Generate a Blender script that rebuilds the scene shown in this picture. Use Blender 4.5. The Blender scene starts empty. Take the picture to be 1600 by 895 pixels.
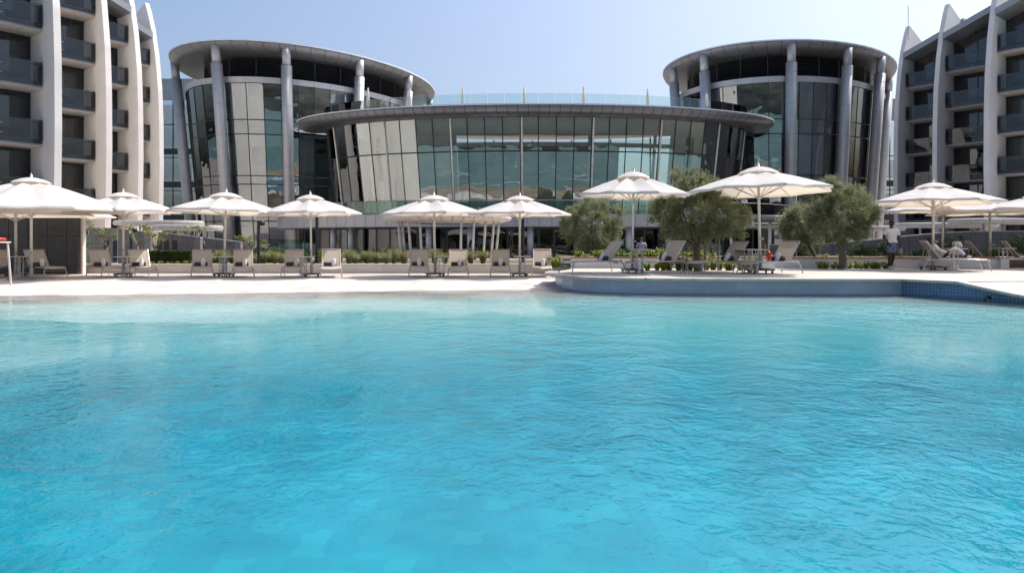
import bpy, math, random
from mathutils import Vector, Matrix, noise
R_ = random.Random(7)
rad = math.radians
scene = bpy.context.scene
col = scene.collection

# ---------------------------------------------------------------- camera, world, sun
FOC = 1100.0                      # focal length in pixels of the 1600 px wide photograph
EYE = 1.35                        # eye height above the pool water (m)
YH = 380.0
cam_d = bpy.data.cameras.new("camera"); cam = bpy.data.objects.new("camera", cam_d); col.objects.link(cam)
cam.location = (0, 0, EYE); cam.rotation_euler = (rad(90), 0, 0)
cam_d.sensor_width = 36; cam_d.lens = FOC/1600*36
cam_d.shift_y = -(447.5-YH)/1600
cam_d.clip_start = .05; cam_d.clip_end = 12000
scene.camera = cam
world = bpy.data.worlds.new("World"); scene.world = world; world.use_nodes = True
nt = world.node_tree; nt.nodes.clear()
sky = nt.nodes.new('ShaderNodeTexSky'); sky.sky_type = 'NISHITA'; sky.sun_disc = False
SUN_EL, SUN_AZ = 57.0, 58.0       # azimuth measured from +Y towards +X
sky.sun_elevation = rad(SUN_EL); sky.sun_rotation = rad(SUN_AZ)
sky.air_density = 1.0; sky.dust_density = 5.0; sky.ozone_density = 3.6; sky.altitude = 0
bg = nt.nodes.new('ShaderNodeBackground'); bg.inputs[1].default_value = 0.132
wo = nt.nodes.new('ShaderNodeOutputWorld')
nt.links.new(sky.outputs[0], bg.inputs[0]); nt.links.new(bg.outputs[0], wo.inputs[0])
sd = bpy.data.lights.new("sun", 'SUN'); sd.energy = 3.2; sd.angle = rad(.53); sd.color = (1, .95, .88)
sun = bpy.data.objects.new("sun", sd); col.objects.link(sun)
sv = Vector((math.sin(rad(SUN_AZ))*math.cos(rad(SUN_EL)), math.cos(rad(SUN_AZ))*math.cos(rad(SUN_EL)), math.sin(rad(SUN_EL))))
sun.rotation_euler = sv.to_track_quat('Z', 'Y').to_euler(); sun.location = sv*200
scene.view_settings.view_transform = 'Standard'; scene.view_settings.look = 'None'
scene.view_settings.exposure = 0.62; scene.view_settings.gamma = 1
scene.render.engine = 'CYCLES'
cy = scene.cycles
cy.use_denoising = True; cy.max_bounces = 10; cy.transparent_max_bounces = 24; cy.diffuse_bounces = 4
cy.glossy_bounces = 4; cy.transmission_bounces = 6; cy.volume_bounces = 0; cy.sample_clamp_indirect = 6
cy.caustics_reflective = False; cy.caustics_refractive = False

# ---------------------------------------------------------------- materials
M = {}
def nm(name):
    m = bpy.data.materials.new(name); m.use_nodes = True; t = m.node_tree; t.nodes.clear()
    o = t.nodes.new('ShaderNodeOutputMaterial'); M[name] = m
    return m, t, o
def N(t, ty, **k):
    n = t.nodes.new(ty)
    for a, b in k.items():
        if a[0] == 'i' and a[1:].isdigit(): n.inputs[int(a[1:])].default_value = b
        else: setattr(n, a, b)
    return n
def mat(name, c, rough=.6, metal=0, nscale=3, nvar=.12, bump=0, bscale=30, spec=.5, trans=0, c2=None, coord='Object', stretch=None, tcol=None):
    m, t, o = nm(name)
    p = N(t, 'ShaderNodeBsdfPrincipled'); L = t.links.new
    p.inputs['Roughness'].default_value = rough; p.inputs['Metallic'].default_value = metal
    p.inputs['Specular IOR Level'].default_value = spec
    tc = N(t, 'ShaderNodeTexCoord'); src = tc.outputs[coord]
    if stretch:
        mp = N(t, 'ShaderNodeMapping'); mp.inputs['Scale'].default_value = stretch; L(src, mp.inputs[0]); src = mp.outputs[0]
    no = N(t, 'ShaderNodeTexNoise'); no.inputs['Scale'].default_value = nscale; no.inputs['Detail'].default_value = 6; L(src, no.inputs[0])
    mx = N(t, 'ShaderNodeMix', data_type='RGBA')
    c2 = c2 or tuple(x*(1-2*nvar) for x in c)
    mx.inputs[6].default_value = (*c2, 1); mx.inputs[7].default_value = (*c, 1)
    rm = N(t, 'ShaderNodeMapRange'); rm.inputs[1].default_value = .3; rm.inputs[2].default_value = .65; L(no.outputs[0], rm.inputs[0])
    L(rm.outputs[0], mx.inputs[0]); L(mx.outputs[2], p.inputs['Base Color'])
    if bump:
        nb = N(t, 'ShaderNodeTexNoise'); nb.inputs['Scale'].default_value = bscale; nb.inputs['Detail'].default_value = 5; L(src, nb.inputs[0])
        b = N(t, 'ShaderNodeBump'); b.inputs['Strength'].default_value = bump; b.inputs['Distance'].default_value = .02
        L(nb.outputs[0], b.inputs['Height']); L(b.outputs[0], p.inputs['Normal'])
    if trans:
        tl = N(t, 'ShaderNodeBsdfTranslucent'); L(mx.outputs[2], tl.inputs[0]); ms = N(t, 'ShaderNodeMixShader'); ms.inputs[0].default_value = trans
        if tcol: t.links.remove(tl.inputs[0].links[0]); tl.inputs[0].default_value = (*tcol, 1)
        L(p.outputs[0], ms.inputs[1]); L(tl.outputs[0], ms.inputs[2]); L(ms.outputs[0], o.inputs[0])
    else: L(p.outputs[0], o.inputs[0])
    return m
mat('white_render', (.78, .745, .715), .75, nscale=.35, nvar=.05, bump=.15, bscale=12)
mat('fin_edge', (.82, .77, .72), .7, nscale=.5, nvar=.04)
mat('grey_cladding', (.36, .37, .39), .38, .4, nscale=.8, nvar=.07)
mat('roof_metal', (.18, .185, .20), .36, .65, nscale=.5, nvar=.08)
mat('roof_white', (.75, .76, .78), .45, nscale=.4, nvar=.05)
mat('soffit', (.20, .203, .21), .42, .35, nscale=.6, nvar=.08)
mat('column_metal', (.46, .46, .47), .50, .45, nscale=1.2, nvar=.06)
mat('mullion_dark', (.035, .045, .05), .4, .3)
mat('mullion_light', (.42, .42, .40), .4, .3)
mat('louvre', (.06, .066, .082), .5, .2)
mat('interior_beige', (.66, .62, .55), .8, nscale=.4, nvar=.1)
mat('interior_grey', (.34, .335, .33), .9, nscale=.5, nvar=.2)
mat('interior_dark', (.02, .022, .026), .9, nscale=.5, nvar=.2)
mat('blind_white', (.80, .79, .74), .9, nscale=1, nvar=.04, trans=.3)
mat('blind_lilac', (.62, .63, .74), .9, nscale=1, nvar=.04)
mat('curtain', (.34, .32, .29), .9, nscale=6, nvar=.25, stretch=(6, 6, .2), trans=.15)
mat('slab_grey', (.30, .31, .34), .6, nscale=2, nvar=.08)
mat('slab_under', (.72, .66, .60), .8)
mat('stone_dark', (.055, .056, .062), .55, nscale=2.5, nvar=.2, bump=.3, bscale=25, c2=(.034, .035, .04))
mat('stone_brown', (.23, .20, .175), .7, nscale=2.5, nvar=.15, bump=.3, bscale=25)
mat('stone_cap', (.30, .29, .28), .7)
mat('joint', (.06, .06, .06), .9)
mat('planter_white', (.64, .595, .555), .8, nscale=.8, nvar=.08, bump=.2, bscale=20)
mat('planter_pale', (.72, .70, .70), .8, nscale=.8, nvar=.06, bump=.2, bscale=20)
mat('coping_brown', (.35, .17, .10), .6, nscale=8, nvar=.2)
mat('coping_stone', (.52, .47, .42), .75, nscale=3, nvar=.1)
mat('fabric_white', (.70, .69, .68), .9, nscale=2.5, nvar=.05, bump=.35, bscale=3.2, trans=.34, tcol=(.84, .70, .54))
mat('pole_white', (.70, .66, .58), .35, .1)
mat('frame_grey', (.40, .40, .41), .35, .5)
mat('frame_pale', (.62, .60, .57), .4, .2)
mat('sling', (.50, .435, .37), .8, nscale=60, nvar=.08, bump=.2, bscale=300, trans=.08)
mat('sling_dark', (.15, .14, .135), .8)
mat('bolster', (.075, .062, .055), .95, bump=.4, bscale=60)
mat('towel', (.74, .75, .82), .95, nscale=8, nvar=.05, bump=.5, bscale=60)
mat('plastic_dark', (.05, .05, .055), .5)
mat('base_stone', (.20, .19, .18), .7)
mat('red_paint', (.50, .012, .015), .4)
mat('green_fabric', (.02, .26, .09), .6)
mat('canopy_paint', (.50, .47, .44), .6)
mat('bark', (.20, .165, .125), .9, nscale=9, nvar=.3, bump=.8, bscale=25)
mat('bark_pale', (.32, .28, .23), .9, nscale=9, nvar=.2, bump=.5, bscale=25)
mat('skin_dark', (.07, .037, .025), .5)
mat('skin_mid', (.30, .17, .11), .5)
mat('hair', (.012, .01, .01), .6)
mat('shirt_white', (.86, .85, .87), .85, nscale=8, nvar=.04)
mat('shirt_blue', (.40, .44, .60), .85)
mat('shorts_blue', (.17, .23, .33), .85, nscale=8)
mat('cloth_dark', (.02, .022, .03), .85)
mat('cloth_teal', (.03, .16, .24), .85)
mat('shoe_white', (.6, .6, .6), .7)
mat('post_dark', (.035, .04, .05), .45, .3)
mat('lamp_glass', (.7, .7, .68), .4)
mat('ground_soil', (.16, .12, .08), .95, nscale=6, nvar=.3, bump=.8, bscale=20)
mat('steel_ladder', (.5, .5, .5), .25, .9)
def foliage(name, c, c2, trans=.25):
    m, t, o = nm(name); L = t.links.new
    tc = N(t, 'ShaderNodeTexCoord'); no = N(t, 'ShaderNodeTexNoise'); no.inputs['Scale'].default_value = 2.2; no.inputs['Detail'].default_value = 8
    L(tc.outputs['Object'], no.inputs[0])
    wn = N(t, 'ShaderNodeTexWhiteNoise'); sc = N(t, 'ShaderNodeVectorMath', operation='SNAP'); sc.inputs[1].default_value = (.09,)*3
    L(tc.outputs['Object'], sc.inputs[0]); L(sc.outputs[0], wn.inputs[0])
    ad = N(t, 'ShaderNodeMath', operation='MULTIPLY_ADD'); ad.inputs[1].default_value = .5; L(wn.outputs[0], ad.inputs[0])
    sb = N(t, 'ShaderNodeMapRange'); sb.inputs[1].default_value = .35; sb.inputs[2].default_value = .65; sb.inputs[4].default_value = .5; L(no.outputs[0], sb.inputs[0]); L(sb.outputs[0], ad.inputs[2])
    mx = N(t, 'ShaderNodeMix', data_type='RGBA'); mx.inputs[6].default_value = (*c, 1); mx.inputs[7].default_value = (*c2, 1); L(ad.outputs[0], mx.inputs[0])
    p = N(t, 'ShaderNodeBsdfPrincipled'); p.inputs['Roughness'].default_value = .5; L(mx.outputs[2], p.inputs[0])
    tl = N(t, 'ShaderNodeBsdfTranslucent'); L(mx.outputs[2], tl.inputs[0]); ms = N(t, 'ShaderNodeMixShader'); ms.inputs[0].default_value = trans
    L(p.outputs[0], ms.inputs[1]); L(tl.outputs[0], ms.inputs[2]); L(ms.outputs[0], o.inputs[0])
foliage('olive_leaf', (.115, .13, .055), (.38, .40, .235), .35)
foliage('bright_leaf', (.10, .15, .02), (.36, .38, .06), .35)
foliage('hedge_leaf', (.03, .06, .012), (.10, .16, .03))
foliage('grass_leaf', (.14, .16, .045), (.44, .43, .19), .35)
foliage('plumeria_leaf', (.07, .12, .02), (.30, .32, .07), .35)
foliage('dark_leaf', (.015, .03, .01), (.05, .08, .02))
def glass(name, tint, refl=.12, rough=.0, wob=.0, gk=.9):
    m, t, o = nm(name); L = t.links.new
    tr = N(t, 'ShaderNodeBsdfTransparent'); tr.inputs[0].default_value = (*tint, 1)
    gl = N(t, 'ShaderNodeBsdfGlossy'); gl.inputs['Roughness'].default_value = rough; gl.inputs[0].default_value = (gk, gk*1.03, gk*1.03, 1)
    fr = N(t, 'ShaderNodeFresnel'); fr.inputs[0].default_value = 1.5
    mr = N(t, 'ShaderNodeMapRange'); mr.inputs[3].default_value = refl; mr.inputs[4].default_value = 1; L(fr.outputs[0], mr.inputs[0])
    if wob:
        tc = N(t, 'ShaderNodeTexCoord'); no = N(t, 'ShaderNodeTexNoise'); no.inputs['Scale'].default_value = .7; no.inputs['Detail'].default_value = 1
        L(tc.outputs['Object'], no.inputs[0]); b = N(t, 'ShaderNodeBump'); b.inputs['Strength'].default_value = wob; b.inputs['Distance'].default_value = .05
        L(no.outputs[0], b.inputs['Height']); L(b.outputs[0], gl.inputs['Normal'])
    ms = N(t, 'ShaderNodeMixShader'); L(mr.outputs[0], ms.inputs[0]); L(tr.outputs[0], ms.inputs[1]); L(gl.outputs[0], ms.inputs[2]); L(ms.outputs[0], o.inputs[0])
glass('curtain_wall_glass', (.93, .96, .95), .13, .0, .16, .98)
glass('tower_glass', (.80, .84, .86), .17, .0, .30)
glass('hotel_glass', (.34, .37, .40), .07, .0, .2, .7)
glass('rail_glass_dark', (.62, .63, .65), .045, 0, 0, .5)
glass('rail_glass_clear', (.66, .80, .76), .05, 0, 0, .7)
glass('roof_rail_glass', (.88, .95, .95), .03, 0, 0, .6)

# ---- paving, beach, pool floor, mosaic, water
def grid_mat(name, c, c2, cj, sx, sy, jw, rough=.8, bump=.3, noise_amt=0):
    m, t, o = nm(name); L = t.links.new
    tc = N(t, 'ShaderNodeTexCoord')
    br = N(t, 'ShaderNodeTexBrick'); br.offset = 0 if noise_amt >= 0 else .5; br.squash = 1
    br.inputs['Scale'].default_value = 1; br.inputs['Brick Width'].default_value = sx; br.inputs['Row Height'].default_value = sy
    br.inputs['Mortar Size'].default_value = jw; br.inputs['Mortar Smooth'].default_value = .2
    br.inputs['Color1'].default_value = (*c, 1); br.inputs['Color2'].default_value = (*c2, 1); br.inputs['Mortar'].default_value = (*cj, 1)
    L(tc.outputs['UV' if noise_amt == 2 else 'Object'], br.inputs[0])
    no = N(t, 'ShaderNodeTexNoise'); no.inputs['Scale'].default_value = 1.3; no.inputs['Detail'].default_value = 8; L(tc.outputs['Object'], no.inputs[0])
    mr = N(t, 'ShaderNodeMapRange'); mr.inputs[1].default_value = .3; mr.inputs[2].default_value = .7; mr.inputs[3].default_value = .86; mr.inputs[4].default_value = 1.05; L(no.outputs[0], mr.inputs[0])
    mu = N(t, 'ShaderNodeVectorMath', operation='SCALE'); L(br.outputs[0], mu.inputs[0]); L(mr.outputs[0], mu.inputs['Scale'])
    p = N(t, 'ShaderNodeBsdfPrincipled'); p.inputs['Roughness'].default_value = rough; L(mu.outputs[0], p.inputs[0])
    b = N(t, 'ShaderNodeBump'); b.inputs['Strength'].default_value = bump; b.inputs['Distance'].default_value = .01; b.invert = True
    L(br.outputs['Fac'], b.inputs['Height']); L(b.outputs[0], p.inputs['Normal']); L(p.outputs[0], o.inputs[0])
grid_mat('deck_paving', (.47, .42, .38), (.43, .385, .345), (.28, .24, .2), .6, .6, .008)
grid_mat('terrace_paving', (.50, .455, .415), (.46, .42, .38), (.28, .25, .22), .6, .6, .008)
grid_mat('mosaic_blue', (.15, .32, .58), (.11, .26, .52), (.45, .52, .60), .085, .085, .005, rough=.25, noise_amt=2)
grid_mat('mosaic', (.54, .67, .82), (.47, .61, .78), (.72, .76, .81), .055, .055, .0035, rough=.25, noise_amt=2)

def pool_floor_mat():
    m, t, o = nm('pool_floor'); L = t.links.new
    geo = N(t, 'ShaderNodeNewGeometry'); tc = N(t, 'ShaderNodeTexCoord')
    # tiles of the floor: irregular tile to tile tone, pale wavy joints imitating caustics
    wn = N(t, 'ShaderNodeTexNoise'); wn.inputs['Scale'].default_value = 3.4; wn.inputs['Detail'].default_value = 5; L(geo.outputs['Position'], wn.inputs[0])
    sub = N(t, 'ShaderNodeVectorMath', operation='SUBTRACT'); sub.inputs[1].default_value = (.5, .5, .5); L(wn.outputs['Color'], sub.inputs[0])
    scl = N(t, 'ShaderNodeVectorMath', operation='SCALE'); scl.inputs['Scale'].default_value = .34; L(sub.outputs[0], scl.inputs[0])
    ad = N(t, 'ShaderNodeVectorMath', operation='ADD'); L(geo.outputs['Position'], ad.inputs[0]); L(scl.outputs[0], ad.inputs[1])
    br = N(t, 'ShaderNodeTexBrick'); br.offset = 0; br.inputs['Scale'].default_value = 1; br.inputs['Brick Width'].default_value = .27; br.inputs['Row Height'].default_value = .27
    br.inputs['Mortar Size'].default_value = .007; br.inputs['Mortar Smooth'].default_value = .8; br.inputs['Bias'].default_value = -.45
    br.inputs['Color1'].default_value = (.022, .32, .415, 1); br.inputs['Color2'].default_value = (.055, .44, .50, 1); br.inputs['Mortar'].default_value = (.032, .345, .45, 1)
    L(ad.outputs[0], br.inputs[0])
    lo = N(t, 'ShaderNodeTexNoise'); lo.inputs['Scale'].default_value = .9; lo.inputs['Detail'].default_value = 5; L(geo.outputs['Position'], lo.inputs[0])
    lm = N(t, 'ShaderNodeMapRange'); lm.inputs[1].default_value = .3; lm.inputs[2].default_value = .7; lm.inputs[3].default_value = .82; lm.inputs[4].default_value = 1.12; L(lo.outputs[0], lm.inputs[0])
    tm = N(t, 'ShaderNodeVectorMath', operation='SCALE'); L(br.outputs[0], tm.inputs[0]); L(lm.outputs[0], tm.inputs['Scale'])
    # pebble finish of the beach entry, tile farther down the slope
    sp = N(t, 'ShaderNodeSeparateXYZ'); L(geo.outputs['Position'], sp.inputs[0])
    f = N(t, 'ShaderNodeMapRange', interpolation_type='SMOOTHSTEP'); f.inputs[1].default_value = -.18; f.inputs[2].default_value = -.95; L(sp.outputs[2], f.inputs[0])
    pn = N(t, 'ShaderNodeTexNoise'); pn.inputs['Scale'].default_value = 1.2; pn.inputs['Detail'].default_value = 9; L(geo.outputs['Position'], pn.inputs[0])
    pc = N(t, 'ShaderNodeMix', data_type='RGBA'); pc.inputs[6].default_value = (.42, .385, .355, 1); pc.inputs[7].default_value = (.57, .535, .505, 1)
    pm = N(t, 'ShaderNodeMapRange'); pm.inputs[1].default_value = .35; pm.inputs[2].default_value = .6; L(pn.outputs[0], pm.inputs[0]); L(pm.outputs[0], pc.inputs[0])
    # damp edge: darker where the water has just been
    wet = N(t, 'ShaderNodeMapRange', interpolation_type='SMOOTHSTEP'); wet.inputs[1].default_value = .012; wet.inputs[2].default_value = .001; wet.inputs[3].default_value = 1; wet.inputs[4].default_value = .72
    wn2 = N(t, 'ShaderNodeMath', operation='MULTIPLY_ADD'); wn2.inputs[1].default_value = .02; wn2.inputs[2].default_value = -.01; L(pn.outputs[0], wn2.inputs[0])
    wz = N(t, 'ShaderNodeMath', operation='ADD'); L(sp.outputs[2], wz.inputs[0]); L(wn2.outputs[0], wz.inputs[1]); L(wz.outputs[0], wet.inputs[0])
    pw = N(t, 'ShaderNodeVectorMath', operation='SCALE'); L(pc.outputs[2], pw.inputs[0]); L(wet.outputs[0], pw.inputs['Scale'])
    mx = N(t, 'ShaderNodeMix', data_type='RGBA'); L(f.outputs[0], mx.inputs[0])
    f1 = N(t, 'ShaderNodeMapRange', interpolation_type='SMOOTHSTEP'); f1.inputs[1].default_value = -.01; f1.inputs[2].default_value = -.16; L(sp.outputs[2], f1.inputs[0])
    aq = N(t, 'ShaderNodeMix', data_type='RGBA'); aq.inputs[7].default_value = (.42, .70, .72, 1); L(f1.outputs[0], aq.inputs[0]); L(pw.outputs[0], aq.inputs[6]); L(aq.outputs[2], mx.inputs[6]); L(tm.outputs[0], mx.inputs[7])
    p = N(t, 'ShaderNodeBsdfPrincipled'); p.inputs['Roughness'].default_value = .85; L(mx.outputs[2], p.inputs[0])
    nb = N(t, 'ShaderNodeTexNoise'); nb.inputs['Scale'].default_value = 60; L(geo.outputs['Position'], nb.inputs[0])
    b = N(t, 'ShaderNodeBump'); b.inputs['Strength'].default_value = .25; b.inputs['Distance'].default_value = .01; L(nb.outputs[0], b.inputs['Height']); L(b.outputs[0], p.inputs['Normal'])
    L(p.outputs[0], o.inputs[0])
pool_floor_mat()
def water_mat():
    m, t, o = nm('pool_water'); L = t.links.new
    geo = N(t, 'ShaderNodeNewGeometry')
    def layer(scale, stretch, dist, detail=3, rot=0, distortion=0.0):
        mp = N(t, 'ShaderNodeMapping'); mp.inputs['Scale'].default_value = stretch; mp.inputs['Rotation'].default_value = (0, 0, rot); L(geo.outputs['Position'], mp.inputs[0])
        n = N(t, 'ShaderNodeTexNoise'); n.inputs['Scale'].default_value = scale; n.inputs['Detail'].default_value = detail; n.inputs['Distortion'].default_value = distortion; L(mp.outputs[0], n.inputs[0])
        s = N(t, 'ShaderNodeMath', operation='MULTIPLY'); s.inputs[1].default_value = dist; L(n.outputs[0], s.inputs[0]); return s
    a = layer(1.6, (1.1, .95, 1), .032, 2, .5, .6)
    b_ = layer(7.0, (1.1, .9, 1), .0175, 2, -.6, .9)
    c = layer(18, (1.05, .95, 1), .0062, 2, .2, .7)
    # wind patches: calmer and rougher areas
    pt = N(t, 'ShaderNodeTexNoise'); pt.inputs['Scale'].default_value = .17; pt.inputs['Detail'].default_value = 2; L(geo.outputs['Position'], pt.inputs[0])
    pr = N(t, 'ShaderNodeMapRange'); pr.inputs[1].default_value = .38; pr.inputs[2].default_value = .62; pr.inputs[3].default_value = .15; pr.inputs[4].default_value = 1.55; L(pt.outputs[0], pr.inputs[0])
    s1 = N(t, 'ShaderNodeMath', operation='ADD'); L(a.outputs[0], s1.inputs[0]); L(b_.outputs[0], s1.inputs[1])
    s2 = N(t, 'ShaderNodeMath', operation='ADD'); L(s1.outputs[0], s2.inputs[0]); L(c.outputs[0], s2.inputs[1])
    bp = N(t, 'ShaderNodeBump'); bp.inputs['Distance'].default_value = 1; L(s2.outputs[0], bp.inputs['Height']); L(pr.outputs[0], bp.inputs['Strength'])
    fr = N(t, 'ShaderNodeFresnel'); fr.inputs[0].default_value = 1.333; L(bp.outputs[0], fr.inputs['Normal'])
    gl = N(t, 'ShaderNodeBsdfGlossy'); gl.inputs['Roughness'].default_value = .0; L(bp.outputs[0], gl.inputs['Normal'])
    rf = N(t, 'ShaderNodeBsdfRefraction'); rf.inputs['IOR'].default_value = 1.333; L(bp.outputs[0], rf.inputs['Normal'])
    tr = N(t, 'ShaderNodeBsdfTransparent')
    m1 = N(t, 'ShaderNodeMixShader'); m1.inputs[0].default_value = WATER_REFR; L(tr.outputs[0], m1.inputs[1]); L(rf.outputs[0], m1.inputs[2])
    m2 = N(t, 'ShaderNodeMixShader'); L(fr.outputs[0], m2.inputs[0]); L(m1.outputs[0], m2.inputs[1]); L(gl.outputs[0], m2.inputs[2]); L(m2.outputs[0], o.inputs[0])
    va = N(t, 'ShaderNodeVolumeAbsorption'); va.inputs[0].default_value = (.10, .84, .93, 1); va.inputs[1].default_value = .28; L(va.outputs[0], o.inputs['Volume'])
WATER_REFR = .12
water_mat()
def sea_mat():
    m, t, o = nm('sea_water'); L = t.links.new
    p = N(t, 'ShaderNodeBsdfPrincipled'); p.inputs['Roughness'].default_value = .5; p.inputs['Specular IOR Level'].default_value = .15
    geo = N(t, 'ShaderNodeNewGeometry'); mp = N(t, 'ShaderNodeMapping'); mp.inputs['Scale'].default_value = (.03, .12, 1); L(geo.outputs['Position'], mp.inputs[0])
    n = N(t, 'ShaderNodeTexNoise'); n.inputs['Detail'].default_value = 8; n.inputs['Scale'].default_value = 1; L(mp.outputs[0], n.inputs[0])
    cr = N(t, 'ShaderNodeValToRGB'); e = cr.color_ramp.elements; e[0].position = .3; e[0].color = (.055, .115, .11, 1); e[1].position = .62; e[1].color = (.11, .20, .19, 1)
    x = e.new(.72); x.color = (.6, .65, .65, 1); L(n.outputs[0], cr.inputs[0]); L(cr.outputs[0], p.inputs[0]); L(p.outputs[0], o.inputs[0])
sea_mat()
mat('sand', (.36, .28, .20), .95, nscale=.22, nvar=.1, bump=.5, bscale=2, c2=(.07, .06, .035), stretch=(.5, 1.4, 1))
mat('foam', (.8, .82, .82), .8, nscale=1)
mat('land', (.34, .31, .28), .95, nscale=.05, nvar=.1)

# ---------------------------------------------------------------- mesh helpers
class MB:
    def __init__(s): s.v = []; s.f = []; s.uv = None; s.smooth = False
    def add(s, vs, fs):
        b = len(s.v); s.v += [tuple(q) for q in vs]; s.f += [tuple(b+i for i in f) for f in fs]; return s
    def quad(s, a, b, c, d): return s.add([a, b, c, d], [(0, 1, 2, 3)])
    def hexa(s, p): # 8 corner points: bottom 0-3, top 4-7
        return s.add(p, [(0, 3, 2, 1), (4, 5, 6, 7), (0, 1, 5, 4), (1, 2, 6, 5), (2, 3, 7, 6), (3, 0, 4, 7)])
    def box(s, c, d, rz=0, M_=None):
        x, y, z = d[0]/2, d[1]/2, d[2]/2; cs, sn = math.cos(rz), math.sin(rz); p = []
        for q in [(-x, -y, -z), (x, -y, -z), (x, y, -z), (-x, y, -z), (-x, -y, z), (x, -y, z), (x, y, z), (-x, y, z)]:
            p.append((c[0]+q[0]*cs-q[1]*sn, c[1]+q[0]*sn+q[1]*cs, c[2]+q[2]))
        if M_: p = [M_ @ Vector(q) for q in p]
        return s.hexa(p)
    def panel(s, a, b, c, d, th): # quad a b c d with thickness towards -normal
        a, b, c, d = map(Vector, (a, b, c, d)); n = ((b-a).cross(d-a)).normalized()*th
        return s.hexa([a-n, b-n, c-n, d-n, a, b, c, d])
    def tube(s, pts, r, n=8, cap=True):
        pts = [Vector(p) for p in pts]; rs = r if isinstance(r, (list, tuple)) else [r]*len(pts); rings = []; up = Vector((0, 0, 1))
        base = len(s.v); prev = None
        for i, p in enumerate(pts):
            t = (pts[min(i+1, len(pts)-1)]-pts[max(i-1, 0)])
            if t.length < 1e-9: t = Vector((0, 0, 1))
            t.normalize()
            if prev is None:
                a = t.cross(up if abs(t.z) < .95 else Vector((1, 0, 0))).normalized()
            else:
                a = (prev-t*prev.dot(t)); a = a.normalized() if a.length > 1e-6 else t.cross(Vector((1, 0, 0))).normalized()
            prev = a; b = t.cross(a)
            for k in range(n):
                w = 2*math.pi*k/n; s.v.append(tuple(p+(a*math.cos(w)+b*math.sin(w))*rs[i]))
        for i in range(len(pts)-1):
            for k in range(n):
                k2 = (k+1) % n; s.f.append((base+i*n+k, base+i*n+k2, base+(i+1)*n+k2, base+(i+1)*n+k))
        if cap:
            s.f.append(tuple(base+k for k in range(n))[::-1]); s.f.append(tuple(base+(len(pts)-1)*n+k for k in range(n)))
        return s
    def lathe(s, prof, n=16, c=(0, 0, 0), sx=1, sy=1):
        base = len(s.v)
        for (r, z) in prof:
            for k in range(n):
                w = 2*math.pi*k/n; s.v.append((c[0]+r*sx*math.cos(w), c[1]+r*sy*math.sin(w), c[2]+z))
        for i in range(len(prof)-1):
            for k in range(n):
                k2 = (k+1) % n; s.f.append((base+i*n+k, base+i*n+k2, base+(i+1)*n+k2, base+(i+1)*n+k))
        return s
    def prism(s, poly, z0, z1): # poly ccw list of xy
        n = len(poly); s.add([(x, y, z0) for x, y in poly]+[(x, y, z1) for x, y in poly], [tuple(range(n))[::-1], tuple(range(n, 2*n))]+[(i, (i+1) % n, n+(i+1) % n, n+i) for i in range(n)]); return s
    def strip(s, A, B): # two polylines
        n = len(A); return s.add(list(A)+list(B), [(i, i+1, n+i+1, n+i) for i in range(n-1)])
    def mesh(s, name, m, off=(0, 0, 0), smooth=False):
        me = bpy.data.meshes.new(name)
        me.from_pydata([(x-off[0], y-off[1], z-off[2]) for x, y, z in s.v], [], s.f)
        if m: me.materials.append(M[m])
        if smooth: me.polygons.foreach_set('use_smooth', [len(f) <= 4 for f in s.f])
        if s.uv:
            l = me.uv_layers.new(name='UVMap')
            for i, lp in enumerate(me.loops): l.data[i].uv = s.uv[lp.vertex_index]
        me.update(); return me
    def build(s, name, m, parent=None, smooth=False, world_coords=False):
        off = (0, 0, 0)
        if world_coords and parent is not None:
            q = parent; off = Vector((0, 0, 0))
            while q is not None: off = off+Vector(q.location); q = q.parent
        me = s.mesh(name, m, off, smooth); o = bpy.data.objects.new(name, me); col.objects.link(o)
        if parent is not None: o.parent = parent
        return o
def link_mesh(name, me, parent=None, loc=(0, 0, 0), rz=0, scale=None):
    o = bpy.data.objects.new(name, me); col.objects.link(o); o.location = loc; o.rotation_euler = (0, 0, rz)
    if scale: o.scale = scale
    if parent is not None: o.parent = parent
    return o
def tag(o, label, cat, group=None):
    o['label'] = label; o['category'] = cat
    if group: o['group'] = group
    return o
def thing(name, label, cat, loc=(0, 0, 0), rz=0, group=None):
    o = bpy.data.objects.new(name, None); col.objects.link(o); o.location = loc; o.rotation_euler = (0, 0, rz); o.empty_display_size = .2
    return tag(o, label, cat, group)
def struct(o): o['kind'] = 'structure'; return o
def stuff(o): o['kind'] = 'stuff'; return o
def copy_tree(o, parent=None):
    c = o.copy(); col.objects.link(c)
    if parent is not None: c.parent = parent
    for ch in list(kids.get(o.name, [])): copy_tree(ch, c)
    return c
kids = {}
def index_kids():
    kids.clear()
    for q in bpy.data.objects:
        if q.parent: kids.setdefault(q.parent.name, []).append(q)
def X(px, d): return (px-800)/FOC*d
def Z(py, d): return EYE-(py-YH)/FOC*d
def P(px, py, d): return Vector((X(px, d), d, Z(py, d)))
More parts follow.
